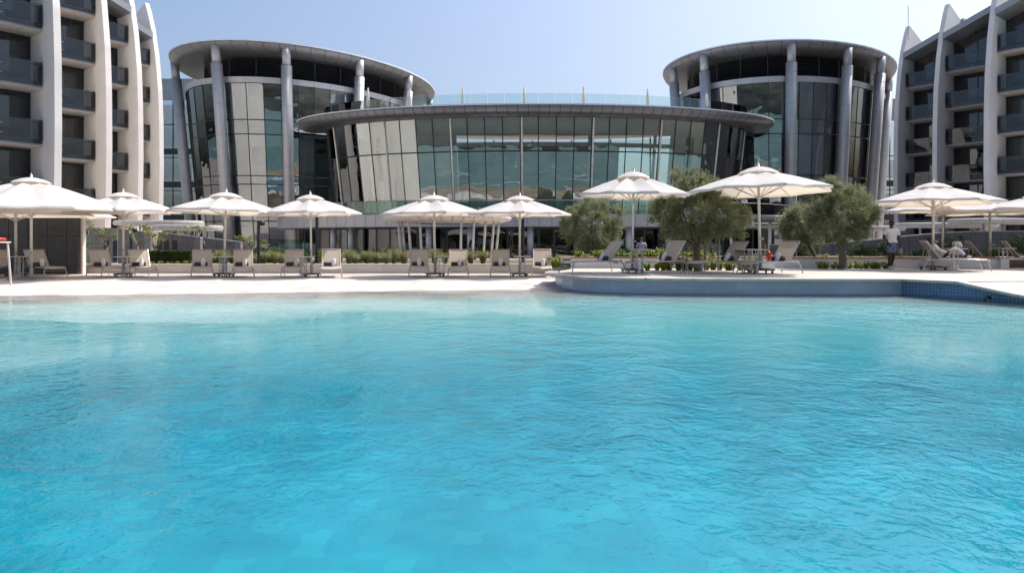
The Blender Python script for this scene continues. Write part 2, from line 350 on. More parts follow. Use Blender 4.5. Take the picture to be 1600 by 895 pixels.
# ================================================================ GROUND, BEACH ENTRY, POOL, SEA
DECK, TERR = .12, .42
def lerp(a, b, t): return a+(b-a)*t
def sst(t): t = max(0, min(1, t)); return t*t*(3-2*t)
def shore(x):
    pts = [(-60, 15.5), (-25, 16.6), (-13, 17.9), (-6.9, 19.0), (-3, 19.9), (0, 20.4), (2, 20.0), (4, 19.5), (9.5, 19.3), (13, 16), (60, 15.5)]
    for (a, b), (c, d) in zip(pts, pts[1:]):
        if x <= c: return lerp(b, d, (x-a)/(c-a))
    return 15.5
def floor_h(x, y):
    s = shore(x)-y
    h = min(.113, -s*.03) if s < 0 else -min(1.3, s*.035+.0075*s*s)
    b = sst((-y-3)/6); h = lerp(h, .12+.010*min(60, max(0, -y-9)), b)
    e = sst((abs(x)-34)/8); h = lerp(h, .10, e)
    if y < -12: h += .45*sst((-y-12)/14)*(noise.noise(Vector((x*.06, y*.10, 3)))+.25)
    if y < -37: h = lerp(h, -1.4, sst((-y-37)/8))
    if y > -9: h += .006*noise.noise(Vector((x*.35, y*.5, 1)))
    return min(h, .114) if y > -3 else h
xs = [-60+i*1.0 for i in range(34)]+[-26+i*.35 for i in range(149)]+[26.4+i*1.0 for i in range(35)]
ys = [-60+i*1.0 for i in range(52)]+[-8+i*.3 for i in range(111)]
b = MB(); b.v = [(x, y, floor_h(x, y)) for y in ys for x in xs]; nx = len(xs)
b.f = [(j*nx+i, j*nx+i+1, (j+1)*nx+i+1, (j+1)*nx+i) for j in range(len(ys)-1) for i in range(nx-1)]
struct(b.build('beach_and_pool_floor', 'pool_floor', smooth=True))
ysand = [y for y in ys if y < -7.5]
b = MB(); b.v = [(x, y, floor_h(x, y)+.006) for y in ysand for x in xs]
b.f = [(j*nx+i, j*nx+i+1, (j+1)*nx+i+1, (j+1)*nx+i) for j in range(len(ysand)-1) for i in range(nx-1)]
struct(b.build('sand_beach', 'sand', smooth=True))
b = MB(); b.box((0, 7, -1.25), (100, 36, 2.5)); struct(b.build('water', 'pool_water'))
b = MB(); b.quad((-6000, -8000, -.4), (6000, -8000, -.4), (6000, -34, -.4), (-6000, -34, -.4)); struct(b.build('sea', 'sea_water'))
b = MB(); A_, B_ = [], []
for i in range(161):
    x = -60+i*.75; k = noise.noise(Vector((x*.12, 5, 0)))*1.8+.5*noise.noise(Vector((x*.6, 1, 0))); A_.append((x, -41.6+k, -.36)); B_.append((x, -44.2+k*1.3+noise.noise(Vector((x*.4, 9, 0))), -.36))
b.strip(A_, B_); stuff(b.build('foam', 'foam'))
b = MB()
b.quad((-3000, 25.2, .108), (3000, 25.2, .108), (3000, 6000, .108), (-3000, 6000, .108))
b.quad((-3000, -40, .09), (-59.9, -40, .09), (-59.9, 25.2, .108), (-3000, 25.2, .108))
b.quad((59.9, -40, .09), (3000, -40, .09), (3000, 25.2, .108), (59.9, 25.2, .108))
struct(b.build('ground', 'land'))
b = MB(); b.box((0, 77.4, 0), (120, 105.2, DECK*2)); struct(b.build('pool_deck', 'deck_paving'))

b = MB()
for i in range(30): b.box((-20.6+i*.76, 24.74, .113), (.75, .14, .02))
stuff(b.build('edge_shade_strip', 'slab_grey'))  # grey strip standing in for the line of shade at the deck edge

# raised terrace with the curved mosaic wall
outline = [(2.15, 45), (2.15, 25.2), (1.75, 24.2), (1.5, 23.3), (1.34, 22.4), (1.34, 21.7), (1.45, 20.9), (1.72, 20.2), (2.15, 19.6), (2.8, 19.15), (3.6, 18.88), (4.8, 18.72),
           (6.5, 18.62), (8.4, 18.56), (10.25, 18.5), (10.75, 17.75)]
ramp = [(11.05, 17.2, .42), (11.35, 16.6, .30), (11.65, 16.0, .19), (12.2, 15.0, .08), (12.8, 14.0, -.03), (13.6, 12.8, -.2)]
top = outline+[(11.05, 17.2), (40, 18.6), (40, 45)]
b = MB(); b.prism(top, .36, TERR); struct(b.build('terrace', 'terrace_paving'))
inn = [(x+.03 if i < 8 else x, y+.03) for i, (x, y) in enumerate(outline)]
b = MB(); b.uv = []; acc = 0; zz = [-1.3, -.6, 0, .36]; line = inn+[(11.08, 17.2)]
wall_pts = [(x, y, .36) for x, y in line]+[(x+.03, y, z-.05) for x, y, z in ramp[1:]]
n = len(wall_pts)
for i, (x, y, zt) in enumerate(wall_pts):
    if i: acc += math.dist(wall_pts[i-1][:2], (x, y))
    for z0 in (-1.3, zt): b.v.append((x, y, z0)); b.uv.append((acc, z0))
ks = len(inn)-2
b.f = [(2*i, 2*i+2, 2*i+3, 2*i+1) for i in range(ks)]
struct(b.build('terrace_wall', 'mosaic'))
b.f = [(2*i, 2*i+2, 2*i+3, 2*i+1) for i in range(ks, n-1)]
struct(b.build('pool_side_wall', 'mosaic_blue'))
# coping stones along the terrace edge
cop = [(x, y, TERR) for x, y in outline[3:]]+[(x, y, z) for x, y, z in ramp]
croot = thing('pool_coping', 'pale stone coping that caps the blue mosaic wall round the raised terrace', 'coping', (cop[0][0], cop[0][1], TERR))
pts = []
for a, c in zip(cop, cop[1:]):
    k = max(1, int(math.dist(a, c)/.2))
    pts += [Vector(a).lerp(Vector(c), i/k) for i in range(k)]
pts.append(Vector(cop[-1])); seg = []; acc = 0; cur = [pts[0]]
for p, q in zip(pts, pts[1:]):
    acc += (q-p).length; cur.append(q)
    if acc > .6: seg.append(cur); cur = [q]; acc = 0
for sgm in seg:
    b = MB(); L_, Rr = [], []
    for i, p in enumerate(sgm):
        t = (sgm[min(i+1, len(sgm)-1)]-sgm[max(0, i-1)]); t.z = 0; t.normalize(); nn = Vector((t.y, -t.x, 0)) # right of travel
        nn = -nn if nn.dot(Vector((-1, -1, 0))) < 0 and False else nn
        L_.append(p-nn*.03); Rr.append(p+nn*.30)
    c0 = (sgm[-1]-sgm[0]).normalized()*.004
    n_ = len(L_)
    A = [q+c0*(1 if i == 0 else (-1 if i == n_-1 else 0)) for i, q in enumerate(L_)]; B = [q+c0*(1 if i == 0 else (-1 if i == n_-1 else 0)) for i, q in enumerate(Rr)]
    up = Vector((0, 0, .006)); dn = Vector((0, 0, -.055))
    b.strip([q+up for q in A], [q+up for q in B]); b.strip([q+dn for q in A], [q+up for q in A]); b.strip([q+up for q in B], [q+dn for q in B])
    b.build('coping_stone', 'coping_stone', croot, world_coords=True)
# right hand sloping beach entry
b = MB(); m_ = 26
rows = []
def ramp_at(y):
    if y > 17.2: return .402
    for (x0, y0, z0), (x1, y1, z1) in zip(ramp, ramp[1:]):
        if y >= y1: return lerp(z1, z0, (y-y1)/(y0-y1))-.018
    return -.22
yy = [18.4-.2*i for i in range(28)]
edge = [(10.3, 18.4), (10.8, 17.7)]+[(x, y) for x, y, z in ramp]
def edge_x(y):
    for (x0, y0), (x1, y1) in zip(edge, edge[1:]):
        if y >= y1: return lerp(x1, x0, (y-y1)/(y0-y1))
    return edge[-1][0]
for y in yy:
    x0 = edge_x(y)+.04
    rows.append([(x0+(i/m_)**1.5*(40-x0), y, ramp_at(y)) for i in range(m_+1)])
b.v = [p for r in rows for p in r]; w = m_+1
b.f = [((j+1)*w+i, (j+1)*w+i+1, j*w+i+1, j*w+i) for j in range(len(rows)-1) for i in range(m_)]
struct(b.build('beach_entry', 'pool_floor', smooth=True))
b = MB(); b.tube([(11.22, 16.5, .06), (11.16, 16.47, .10), (11.08, 16.45, .08), (11.04, 16.45, .0)], .032, 10)
tag(b.build('pool_hose', 'plastic_dark'), 'dark curved hose end dipping into the pool by the blue mosaic wall', 'hose')

# planting beds and their walls
def wall_blocks(root, x0, x1, y, z0, z1, th, step, m, cap=None, capm=None, caph=.04, name='wall_panel'):
    k = max(1, round((x1-x0)/step)); s = (x1-x0)/k
    for i in range(k):
        b = MB(); b.box((x0+s*(i+.5), y+th/2, (z0+z1)/2), (s-.006, th, z1-z0)); b.build(name, m, root, world_coords=True)
        if cap: b = MB(); b.box((x0+s*(i+.5), y+th/2-.01, z1+caph/2), (s-.004, th+.06, caph)); b.build('coping', capm, root, world_coords=True)
lw = thing('planter_wall', 'low pale rendered planter wall running behind the left row of loungers', 'wall', (-8, 28.8, DECK))
wall_blocks(lw, -17.6, 2.1, 28.8, DECK, .47, .25, 2.4, 'planter_white', True, 'planter_white', .03)
rw = thing('planter_wall', 'low white planter wall with brown timber coping on the raised terrace', 'wall', (10, 26.2, TERR))
wall_blocks(rw, 2.2, 18.1, 26.2, TERR, .78, .3, 2.6, 'planter_pale', True, 'coping_brown', .05)
for px in (962, 1306, 1380):
    b = MB(); b.box((X(px, 26.2), 26.19, .62), (.16, .02, .05)); b.build('wall_light', 'plastic_dark', rw, world_coords=True)
b = MB(); b.box((18.25, 27.5, .60), (.3, 2.9, .36)); b.build('wall_panel', 'planter_pale', rw, world_coords=True)
b = MB(); b.box((18.25, 27.5, .805), (.4, 2.9, .05)); b.build('coping', 'coping_brown', rw, world_coords=True)
b = MB(); b.box((-7.8, 34.5, .27), (19.5, 10.9, .3)); stuff(b.build('soil', 'ground_soil'))
b = MB(); b.box((20, 31.6, .56), (35.6, 10.1, .28)); stuff(b.build('soil', 'ground_soil'))

# ================================================================ CURVED BUILDINGS
class Ell:
    def __init__(s, cx, cy, sxx, sxy, syy):
        s.c = Vector((cx, cy)); a = math.sqrt(sxx); b_ = sxy/a; d = math.sqrt(syy-b_*b_); s.L = ((a, 0), (b_, d))
    def p(s, th, k=1, z=0):
        x, y = math.cos(th), math.sin(th)
        return Vector((s.c.x+k*s.L[0][0]*x, s.c.y+k*(s.L[1][0]*x+s.L[1][1]*y), z))
    def find(s, px, k):
        best = None
        for i in range(1440):
            th = math.pi*2*i/1440; q = s.p(th, k); e = abs(800+FOC*q.x/q.y-px)
            if e < 1.2 and (best is None or q.y < best[1]): best = (th, q.y)
        return best[0] if best else None
    def split(s, th0, th1, n, k=1): # equal arc length steps
        K = 600; acc = [0]; prev = s.p(th0, k)
        for i in range(1, K+1):
            q = s.p(lerp(th0, th1, i/K), k); acc.append(acc[-1]+(q-prev).length); prev = q
        out = []; j = 0
        for i in range(n+1):
            t = acc[-1]*i/n
            while j < K-1 and acc[j+1] < t: j += 1
            out.append(lerp(th0, th1, (j+(t-acc[j])/max(1e-9, acc[j+1]-acc[j]))/K))
        return out
def rim(root, fo, fi, prof, ths, m, name='soffit_panel', gap=.065):
    """panels of the roof edge and soffit; fo/fi(th) -> outer/inner point, prof (t, z)"""
    for a, b_ in zip(ths, ths[1:]):
        d = (fo(b_)-fo(a)).length; g = (b_-a)*gap/d/2; bb = MB(); K = 3; cols = []
        for k in range(K+1):
            th = lerp(a+g, b_-g, k/K); o, i = fo(th), fi(th); cols.append([Vector((*(o.xy.lerp(i.xy, t)), z)) for t, z in prof])
        n_ = len(prof)
        for c in cols: bb.v += [tuple(q) for q in c]
        for k in range(K):
            for j in range(n_-1): bb.f.append((k*n_+j, k*n_+j+1, (k+1)*n_+j+1, (k+1)*n_+j))
        bb.build(name, m, root, smooth=True, world_coords=True)
    bb = MB(); K = len(ths)*2
    for k in range(K+1):
        th = lerp(ths[0], ths[-1], k/K); o, i = fo(th), fi(th)
        for t, z in prof:
            q = o.xy.lerp(i.xy, t+.012); bb.v.append((q.x, q.y, z+(.03 if t > .02 else 0)))
    n_ = len(prof)
    for k in range(K):
        for j in range(n_-1): bb.f.append((k*n_+j, k*n_+j+1, (k+1)*n_+j+1, (k+1)*n_+j))
    bb.build('joint_lining', 'joint', root, world_coords=True)
def ring(fo, fi, z0, z1, ths):
    bb = MB(); o = [fo(t) for t in ths]; i = [fi(t) for t in ths]
    f = lambda L_, z: [(q.x, q.y, z) for q in L_]
    bb.strip(f(o, z0), f(o, z1)); bb.strip(f(o, z1), f(i, z1)); bb.strip(f(i, z1), f(i, z0)); bb.strip(f(i, z0), f(o, z0)); return bb
def disc(E, k, z, m, name, root, n=64):
    bb = MB(); bb.add([tuple(E.p(2*math.pi*i/n, k, z)) for i in range(n)], [tuple(range(n))]); return bb.build(name, m, root, world_coords=True)

def tower(E, label, cols, blinds, seedn, front=(rad(150), rad(395)), npan=36):
    root = thing('round_tower', label, 'tower', (E.c.x, E.c.y, DECK), group='round glass towers of the hotel')
    rr = random.Random(seedn)
    full = E.split(0, 2*math.pi, 64)
    fo = lambda t: E.p(t, 1); fi = lambda t: E.p(t, .78)
    rim(root, fo, fi, [(.05, 22.12), (.0, 22.0), (.0, 21.93), (.05, 21.62), (.2, 21.38), (.45, 21.32), (1, 21.45)], full, 'soffit')
    ring(lambda t: E.p(t, 1.002), lambda t: E.p(t, .96), 22.03, 22.16, full).build('roof_edge', 'roof_white', root, world_coords=True)
    disc(E, .97, 22.15, 'roof_white', 'roof', root)
    disc(E, .79, 21.46, 'soffit', 'ceiling', root)
    sk = lambda z: .80+.10*(z/18.5)
    # louvre drum
    ring(lambda t: E.p(t, .74), lambda t: E.p(t, .72), 18.7, 21.45, full).build('louvre_backing', 'interior_dark', root, world_coords=True)
    for k in range(13):
        z = 18.95+k*.19; bb = MB(); o1 = [E.p(t, .78, z) for t in full]; o2 = [E.p(t, .765, z+.13) for t in full]; bb.strip(o1, o2); bb.build('louvre', 'louvre', root, world_coords=True)
    for t in E.split(0, 2*math.pi, 26)[:-1]:
        bb = MB(); bb.tube([E.p(t, .783, 18.7), E.p(t, .783, 21.4)], .06, 6); bb.build('louvre_post', 'louvre', root, world_coords=True)
    disc(E, .90, 18.62, 'slab_grey', 'terrace', root)
    ths = E.split(front[0], front[1], npan)
    for a, b_ in zip(ths, ths[1:]):       # pale band above the glass
        bb = MB(); g = .0008; bb.panel(E.p(a+g, .903, 18.15), E.p(b_-g, .903, 18.15), E.p(b_-g, .907, 18.75), E.p(a+g, .907, 18.75), .08); bb.build('band_panel', 'column_metal', root, world_coords=True)
    levels = [.15, 3.7, 7.6, 8.5, 12.85, 14.35, 18.13]
    for i, (a, b_) in enumerate(zip(ths, ths[1:])):
        for z0, z1 in zip(levels, levels[1:]):
            bb = MB(); g = .0012; j = rr.uniform(-.0006, .0006)
            bb.panel(E.p(a+g, sk(z0)+j, z0+.03), E.p(b_-g, sk(z0)-j, z0+.03), E.p(b_-g, sk(z1)-j, z1-.03), E.p(a+g, sk(z1)+j, z1-.03), .03)
            bb.build('pane', 'tower_glass', root, world_coords=True)
    for t in ths:
        bb = MB(); bb.tube([E.p(t, sk(.1)+.001, .1), E.p(t, sk(18.15)+.001, 18.15)], .045, 4); bb.build('mullion', 'mullion_dark', root, world_coords=True)
    for z in levels[1:-1]:
        bb = MB(); bb.tube([E.p(lerp(ths[0], ths[-1], k/90), sk(z)+.0015, z) for k in range(91)], .05, 4); bb.build('transom', 'mullion_dark', root, world_coords=True)
    # inside: floors, core, blinds
    for z in (3.5, 8.05, 13.6):
        hh = .45 if z < 13 else .7
        ring(lambda t: E.p(t, sk(z)-.012), lambda t: E.p(t, .4), z-hh, z+hh, ths).build('floor_slab', 'interior_grey', root, world_coords=True)
    ring(lambda t: E.p(t, .62), lambda t: E.p(t, .6), .1, 18.2, full).build('core_wall', 'interior_grey', root, world_coords=True)
    rest = E.split(front[1], front[0]+2*math.pi, 16)
    for a, b_ in zip(rest, rest[1:]):
        bb = MB(); bb.panel(E.p(a, .8, .1), E.p(b_, .8, .1), E.p(b_, .9, 18.6), E.p(a, .9, 18.6), .2); bb.build('rear_wall_panel', 'grey_cladding', root, world_coords=True)
    for (p0, p1, z0, z1, m) in blinds:
        t0, t1 = E.find(p0, .86), E.find(p1, .86)
        if t0 is None or t1 is None: continue
        if t1 < t0: t1 += 2*math.pi
        for a, b_ in zip(ths, ths[1:]):
            mid = (a+b_)/2
            for sh in (0, 2*math.pi, -2*math.pi):
                if t0 <= mid+sh <= t1:
                    bb = MB(); bb.panel(E.p(a, sk(z0)-.022, z0), E.p(b_, sk(z0)-.022, z0), E.p(b_, sk(z1)-.022, z1), E.p(a, sk(z1)-.022, z1), .02); bb.build('blind', m, root, world_coords=True)
    # round steel columns
    for th in cols:
        q = lambda z: E.p(th, .855+.115*(z/21.6), z)
        bb = MB(); bb.tube([q(.1), q(6), q(12), q(19.9)], .56, 20); c = bb.build('column', 'column_metal', root, smooth=True, world_coords=True)
        bb = MB(); bb.tube([q(19.85), q(21.75)], .44, 18); bb.build('column_head', 'column_metal', c, smooth=True, world_coords=True)
        for k in range(1, 7):
            bb = MB(); bb.tube([q(k*3.15), q(k*3.15+.05)], .563, 20); bb.build('joint_ring', 'slab_grey', c, world_coords=True)
    return root
EL = Ell(-25, 90, 210, 70, 331)
ER = Ell(32.8, 87, 215, 59, 231)
cl = [EL.find(p, .955) for p in (274, 339, 449, 562, 638)]; cl = [c for c in cl if c is not None]
cr = [ER.find(p, .955) for p in (1053, 1101, 1236, 1324, 1375)]; cr = [c for c in cr if c is not None]
def fill(cs): # carry the ring of columns on round the back
    cs = sorted(c % (2*math.pi) for c in cs); gaps = [((cs[(i+1) % len(cs)]-c) % (2*math.pi), c) for i, c in enumerate(cs)]
    g, c = max(gaps); n_ = max(1, round(g/.75)); return cs+[c+g*i/n_ for i in range(1, n_)]
tower(EL, 'big left round glass tower with leaning steel columns under an oval roof', fill(cl),
      [(290, 330, 14.5, 16.6, 'interior_beige'), (355, 398, 8.6, 18, 'interior_beige'), (355, 398, .3, 8.4, 'interior_beige'), (398, 470, 11.6, 12.8, 'blind_white'), (398, 440, 14.5, 16.8, 'interior_beige'), (462, 500, 9, 12.8, 'blind_lilac'), (320, 345, 9, 12.8, 'interior_beige')], 3)
tower(ER, 'right round glass tower with dark louvres and steel columns under an oval roof', fill(cr),
      [(1243, 1296, 8.7, 12.7, 'blind_lilac'), (1118, 1142, 14.6, 18, 'interior_beige')], 5)

# ---------------------------------------------------------------- central pavilion
pv = thing('glass_pavilion', 'low curved glass pavilion with a wide blade shaped metal roof between the two towers', 'building', (2.3, 70.2, DECK))
GE = Ell(2.3, 70.2, 20.7**2, 0, 8.9**2); GB = Ell(2.3, 70.2, 19.7**2, 0, 8.32**2); RO = Ell(2.3, 70.4, 23.6**2, 0, 10.4**2)
fullp = RO.split(0, 2*math.pi, 110)
half = [t for t in RO.split(math.pi*.98, math.pi*2.02, 62)]
fi = lambda t: GE.p(t, .99)
rim(pv, lambda t: RO.p(t), fi, [(.10, 13.28), (.0, 13.18), (.0, 13.0), (.05, 12.75), (.18, 12.5), (.35, 12.42), (.55, 12.40), (1, 12.36)], half, 'roof_metal', 'fascia_panel')
ring(lambda t: RO.p(t, 1.002), lambda t: RO.p(t, .98), 13.17, 13.25, half).build('roof_edge', 'roof_white', pv, world_coords=True)
bb = MB(); bb.add([tuple(RO.p(t, .985, 13.2)) for t in fullp[:-1]], [tuple(range(110))]); bb.build('roof', 'roof_white', pv, world_coords=True)
bk = [RO.p(t, .8) for t in RO.split(math.pi*.02, math.pi*.98, 10)]
for a, c in zip(bk, bk[1:]):
    bb = MB(); bb.panel((c.x, c.y, .1), (a.x, a.y, .1), (a.x, a.y, 4.2), (c.x, c.y, 4.2), .2); bb.build('rear_wall_panel', 'grey_cladding', pv, world_coords=True)
    bb = MB(); bb.panel((c.x, c.y, 4.2), (a.x, a.y, 4.2), (a.x, a.y, 12.6), (c.x, c.y, 12.6), .03); bb.build('unseen_daylight_pane', 'roof_rail_glass', pv, world_coords=True)  # unseen upper rear wall, glazed to let daylight into the interior
    bb = MB(); bb.tube([(a.x, a.y, 4.2), (a.x, a.y, 12.8)], .08, 4); bb.build('mullion', 'mullion_dark', pv, world_coords=True)  # mullions of the unseen rear glazing that lets daylight in
NP = 30
th_ = GE.split(math.pi*1.02, math.pi*1.98, NP)
def gp(t, z, k=1.0):
    a, c = GB.p(t, k), GE.p(t, k); q = a.lerp(c, (z-3.8)/(12.3-3.8)); return Vector((q.x, q.y, z))
rr = random.Random(11)
for i, (a, c) in enumerate(zip(th_, th_[1:])):
    for z0, z1 in ((3.85, 9.35), (9.45, 12.33)):
        g = .0016; j = rr.uniform(-.0008, .0008); bb = MB()
        bb.panel(gp(a+g, z0, 1+j), gp(c-g, z0, 1-j), gp(c-g, z1, 1-j), gp(a+g, z1, 1+j), .03); bb.build('pane', 'curtain_wall_glass', pv, world_coords=True)
for i, t in enumerate(th_):
    big = i % 4 == 2
    bb = MB(); bb.tube([gp(t, 3.8, 1.0), gp(t, 12.35, 1.0)], .05, 4); bb.build('mullion', 'mullion_dark', pv, world_coords=True)
    if big: bb = MB(); bb.tube([gp(t+.006, 3.8, 1.004), gp(t+.006, 12.33, 1.004)], .085, 8); bb.build('mullion', 'pole_white', pv, world_coords=True)
    if big: bb = MB(); bb.tube([gp(t, 3.8, .972), gp(t, 12.35, .972)], .14, 8); bb.build('inner_post', 'blind_white', pv, world_coords=True)
for z in (9.4, 3.84):
    bb = MB(); bb.tube([gp(lerp(th_[0], th_[-1], k/90), z, 1.001) for k in range(91)], .055, 4); bb.build('transom', 'mullion_dark', pv, world_coords=True)
K = [lerp(th_[0], th_[-1], k/60) for k in range(61)]
ring(lambda t: GB.p(t, .985), lambda t: GB.p(t, .1), 3.5, 3.8, K).build('floor_slab', 'interior_beige', pv, world_coords=True)
ring(lambda t: GE.p(t, .975), lambda t: GE.p(t, .1), 12.05, 12.34, K).build('ceiling', 'blind_white', pv, world_coords=True)
ring(lambda t: GE.p(t, .93), lambda t: GE.p(t, .90), 9.9, 10.25, K).build('ceiling_bulkhead', 'blind_white', pv, world_coords=True)
# inner walls: pale to the left, dark elsewhere
def inner(px0, px1, k, z0, z1, m, name='inner_wall', n_=12):
    t0, t1 = GE.find(px0, k), GE.find(px1, k)
    if t0 is None or t1 is None: return
    q = [lerp(t0, t1, i/n_) for i in range(n_+1)]; bb = MB(); bb.strip([gp(t, z0, k) for t in q], [gp(t, z1, k) for t in q]); bb.build(name, m, pv, world_coords=True)
inner(590, 712, .95, 3.8, 12.2, 'blind_white', 'inner_wall')
inner(712, 970, .60, 3.8, 10.6, 'interior_grey'); inner(960, 1062, .66, 3.8, 10.9, 'interior_beige')
for a_, c_ in ((1050, 1074), (1088, 1120), (1126, 1148), (519, 532), (544, 558), (570, 584)): inner(a_, c_, .982, 3.8, 12.2, 'blind_white', 'brightening_panel', 3)  # pale panels added behind the end panes to brighten the interior
for i, (a, c) in enumerate(zip(th_, th_[1:])):   # roller blinds at the head of the glass
    bb = MB(); bb.panel(gp(a+.003, 10.95, .992), gp(c-.003, 10.95, .992), gp(c-.003, 12.2, .992), gp(a+.003, 12.2, .992), .02); bb.build('blind', 'blind_white', pv, world_coords=True)
for px in (534, 562, 1062, 1092, 1118, 1136):
    t = GE.find(px, .93)
    if t: bb = MB(); q = GE.p(t, .91); bb.tube([(q.x, q.y, 3.8), (q.x, q.y, 12.2)], .38, 14, False); bb.build('inner_column', 'blind_white', pv, smooth=True, world_coords=True)
# balcony band, glass balustrade, ground floor
BE = Ell(2.3, 72, 25.9**2, 0, 13.4**2); DE = Ell(2.3, 73, 24.5**2, 0, 12.4**2)
tb = BE.split(math.pi*1.0, math.pi*2.0, 62)
for a, c in zip(tb, tb[1:]):
    bb = MB(); g = .0007; bb.panel(BE.p(a+g, 1, 2.78), BE.p(c-g, 1, 2.78), BE.p(c-g, 1, 3.8), BE.p(a+g, 1, 3.8), .1); bb.build('cladding_panel', 'grey_cladding', pv, world_coords=True)
ring(lambda t: BE.p(t, .994), lambda t: BE.p(t, .5), 2.72, 3.78, tb).build('balcony_slab', 'slab_grey', pv, world_coords=True)
for a, c in zip(tb[::2], tb[2::2]):
    bb = MB(); g = .0015; bb.panel(BE.p(a+g, .996, 3.82), BE.p(c-g, .996, 3.82), BE.p(c-g, .996, 4.9), BE.p(a+g, .996, 4.9), .02); bb.build('balustrade_panel', 'rail_glass_clear', pv, world_coords=True)
bb = MB(); bb.tube([BE.p(t, .996, 4.93) for t in tb], .025, 5); bb.build('handrail', 'mullion_light', pv, world_coords=True)
td = DE.split(math.pi*1.01, math.pi*1.99, 44)
for i, (a, c) in enumerate(zip(td, td[1:])):
    d = bpy.data.objects.new('door', None); bb = MB(); g = .001
    A, B = DE.p(a), DE.p(c); f_ = .10/(B-A).length
    for u0, u1, z0, z1 in ((0, f_, .12, 2.7), (1-f_, 1, .12, 2.7), (f_, 1-f_, 2.58, 2.7), (f_, 1-f_, .12, .25)):
        p, q = A.lerp(B, u0), A.lerp(B, u1); bb.panel((p.x, p.y, z0), (q.x, q.y, z0), (q.x, q.y, z1), (p.x, p.y, z1), .1)
    fr = bb.build('door' if i % 3 else 'window', 'mullion_dark', pv, world_coords=True)
    bb = MB(); p, q = A.lerp(B, f_), A.lerp(B, 1-f_); bb.panel((p.x, p.y+.03, .25), (q.x, q.y+.03, .25), (q.x, q.y+.03, 2.58), (p.x, p.y+.03, 2.58), .03); bb.build('pane', 'hotel_glass', fr, world_coords=True)
ring(lambda t: DE.p(t, .86), lambda t: DE.p(t, .84), .1, 2.72, td).build('inner_wall', 'interior_dark', pv, world_coords=True)
for px in (520, 548, 670, 735, 828, 902, 982, 1045):
    t = BE.find(px, .95)
    if t: bb = MB(); q = BE.p(t, .95); bb.tube([(q.x, q.y, .1), (q.x, q.y, 2.75)], .27, 16); bb.build('column', 'column_metal', pv, smooth=True, world_coords=True)
# roof terrace balustrade and folded parasols up there
tr_ = RO.split(math.pi*1.09, math.pi*1.91, 30)
for a, c in zip(tr_, tr_[1:]):
    bb = MB(); g = .0012; bb.panel(RO.p(a+g, .90, 13.2), RO.p(c-g, .90, 13.2), RO.p(c-g, .90, 14.35), RO.p(a+g, .90, 14.35), .02); bb.build('balustrade_panel', 'roof_rail_glass', pv, world_coords=True)
first = None
fpl = ['far left one, against the left tower glass', 'next to the left tower column', 'left of the roof centre', 'right at the roof centre', 'right of the roof centre', 'nearer the right tower', 'in front of the right tower column']
for (px, h, lb) in zip((575, 640, 723, 819, 912, 1012, 1104), (2.5, 2.5, 2.6, 2.6, 2.6, 2.4, 2.0), fpl):
    d = 64; x = X(px, d)
    t = thing('folded_parasol', 'folded white parasol on the pavilion roof terrace, '+lb, 'parasol', (x, d, 13.2), group='folded parasols on the pavilion roof')
    bb = MB(); bb.tube([(0, 0, 0), (0, 0, 1)], .04, 6); bb.build('pole', 'pole_white', t)
    bb = MB(); bb.lathe([(.05, .5), (.17, .7), (.13, 1.5), (.07, h-.3), (.0, h-.2)], 10); bb.build('canopy', 'fabric_white', t, smooth=True)

# ================================================================ LINK BLOCKS with louvred windows
def link(px0, px1, d, ztop, label, n_):
    x0, x1 = X(px0, d), X(px1, d); r = thing('link_block', label, 'building', ((x0+x1)/2, d, DECK)); k = max(2, round((x1-x0)/1.6)); s = (x1-x0)/k
    for i in range(k):
        bb = MB(); bb.box((x0+s*(i+.5), d, ztop-1.5), (s-.03, .3, 3)); bb.build('cladding_panel', 'grey_cladding', r, world_coords=True)
        bb = MB(); bb.tube([(x0+s*i, d-.05, .1), (x0+s*i, d-.05, ztop-3)], .07, 4); bb.build('mullion', 'mullion_dark', r, world_coords=True)
    for f in range(n_):
        z0 = .3+f*4.6
        if z0+4 > ztop-3: break
        bb = MB(); bb.box(((x0+x1)/2, d+.1, z0), (x1-x0, .4, .8)); bb.build('floor_band', 'mullion_dark', r, world_coords=True)
        bb = MB()
        for q in range(9): bb.box(((x0+x1)/2, d+.2, z0+.9+q*.27), ((x1-x0)*.86, .12, .13))
        bb.build('louvre_shutter', 'roof_white', r, world_coords=True)
        bb = MB(); bb.box(((x0+x1)/2, d+.1, z0+3.75), (x1-x0, .3, .1)); bb.build('transom', 'mullion_dark', r, world_coords=True)
    for i in range(k):
        bb = MB(); bb.box((x0+s*(i+.5), d, (ztop-3)/2), (s-.08, .03, ztop-3.2)); bb.build('pane', 'tower_glass', r, world_coords=True)
    if px0 < 800: bb = MB(); bb.box(((x0+x1)/2, d+3.1, (ztop-3)/2), (x1-x0, .2, ztop-3)); bb.build('rear_wall', 'blind_white', r, world_coords=True)
    bb = MB(); bb.box((x0-.15, d+1.5, ztop/2-1.5), (.3, 3.4, ztop-3)); bb.build('side_wall', 'grey_cladding', r, world_coords=True)
    bb = MB(); bb.box(((x0+x1)/2, d+1.6, ztop-.1), (x1-x0, 3.3, .1)); bb.build('roof', 'roof_white', r, world_coords=True)
link(236, 305, 98, 24.2, 'grey clad link block with white louvres between the left hotel wing and left tower', 5)
link(1368, 1412, 96, 21.0, 'grey clad link block with white louvres between the right tower and right hotel wing', 5)

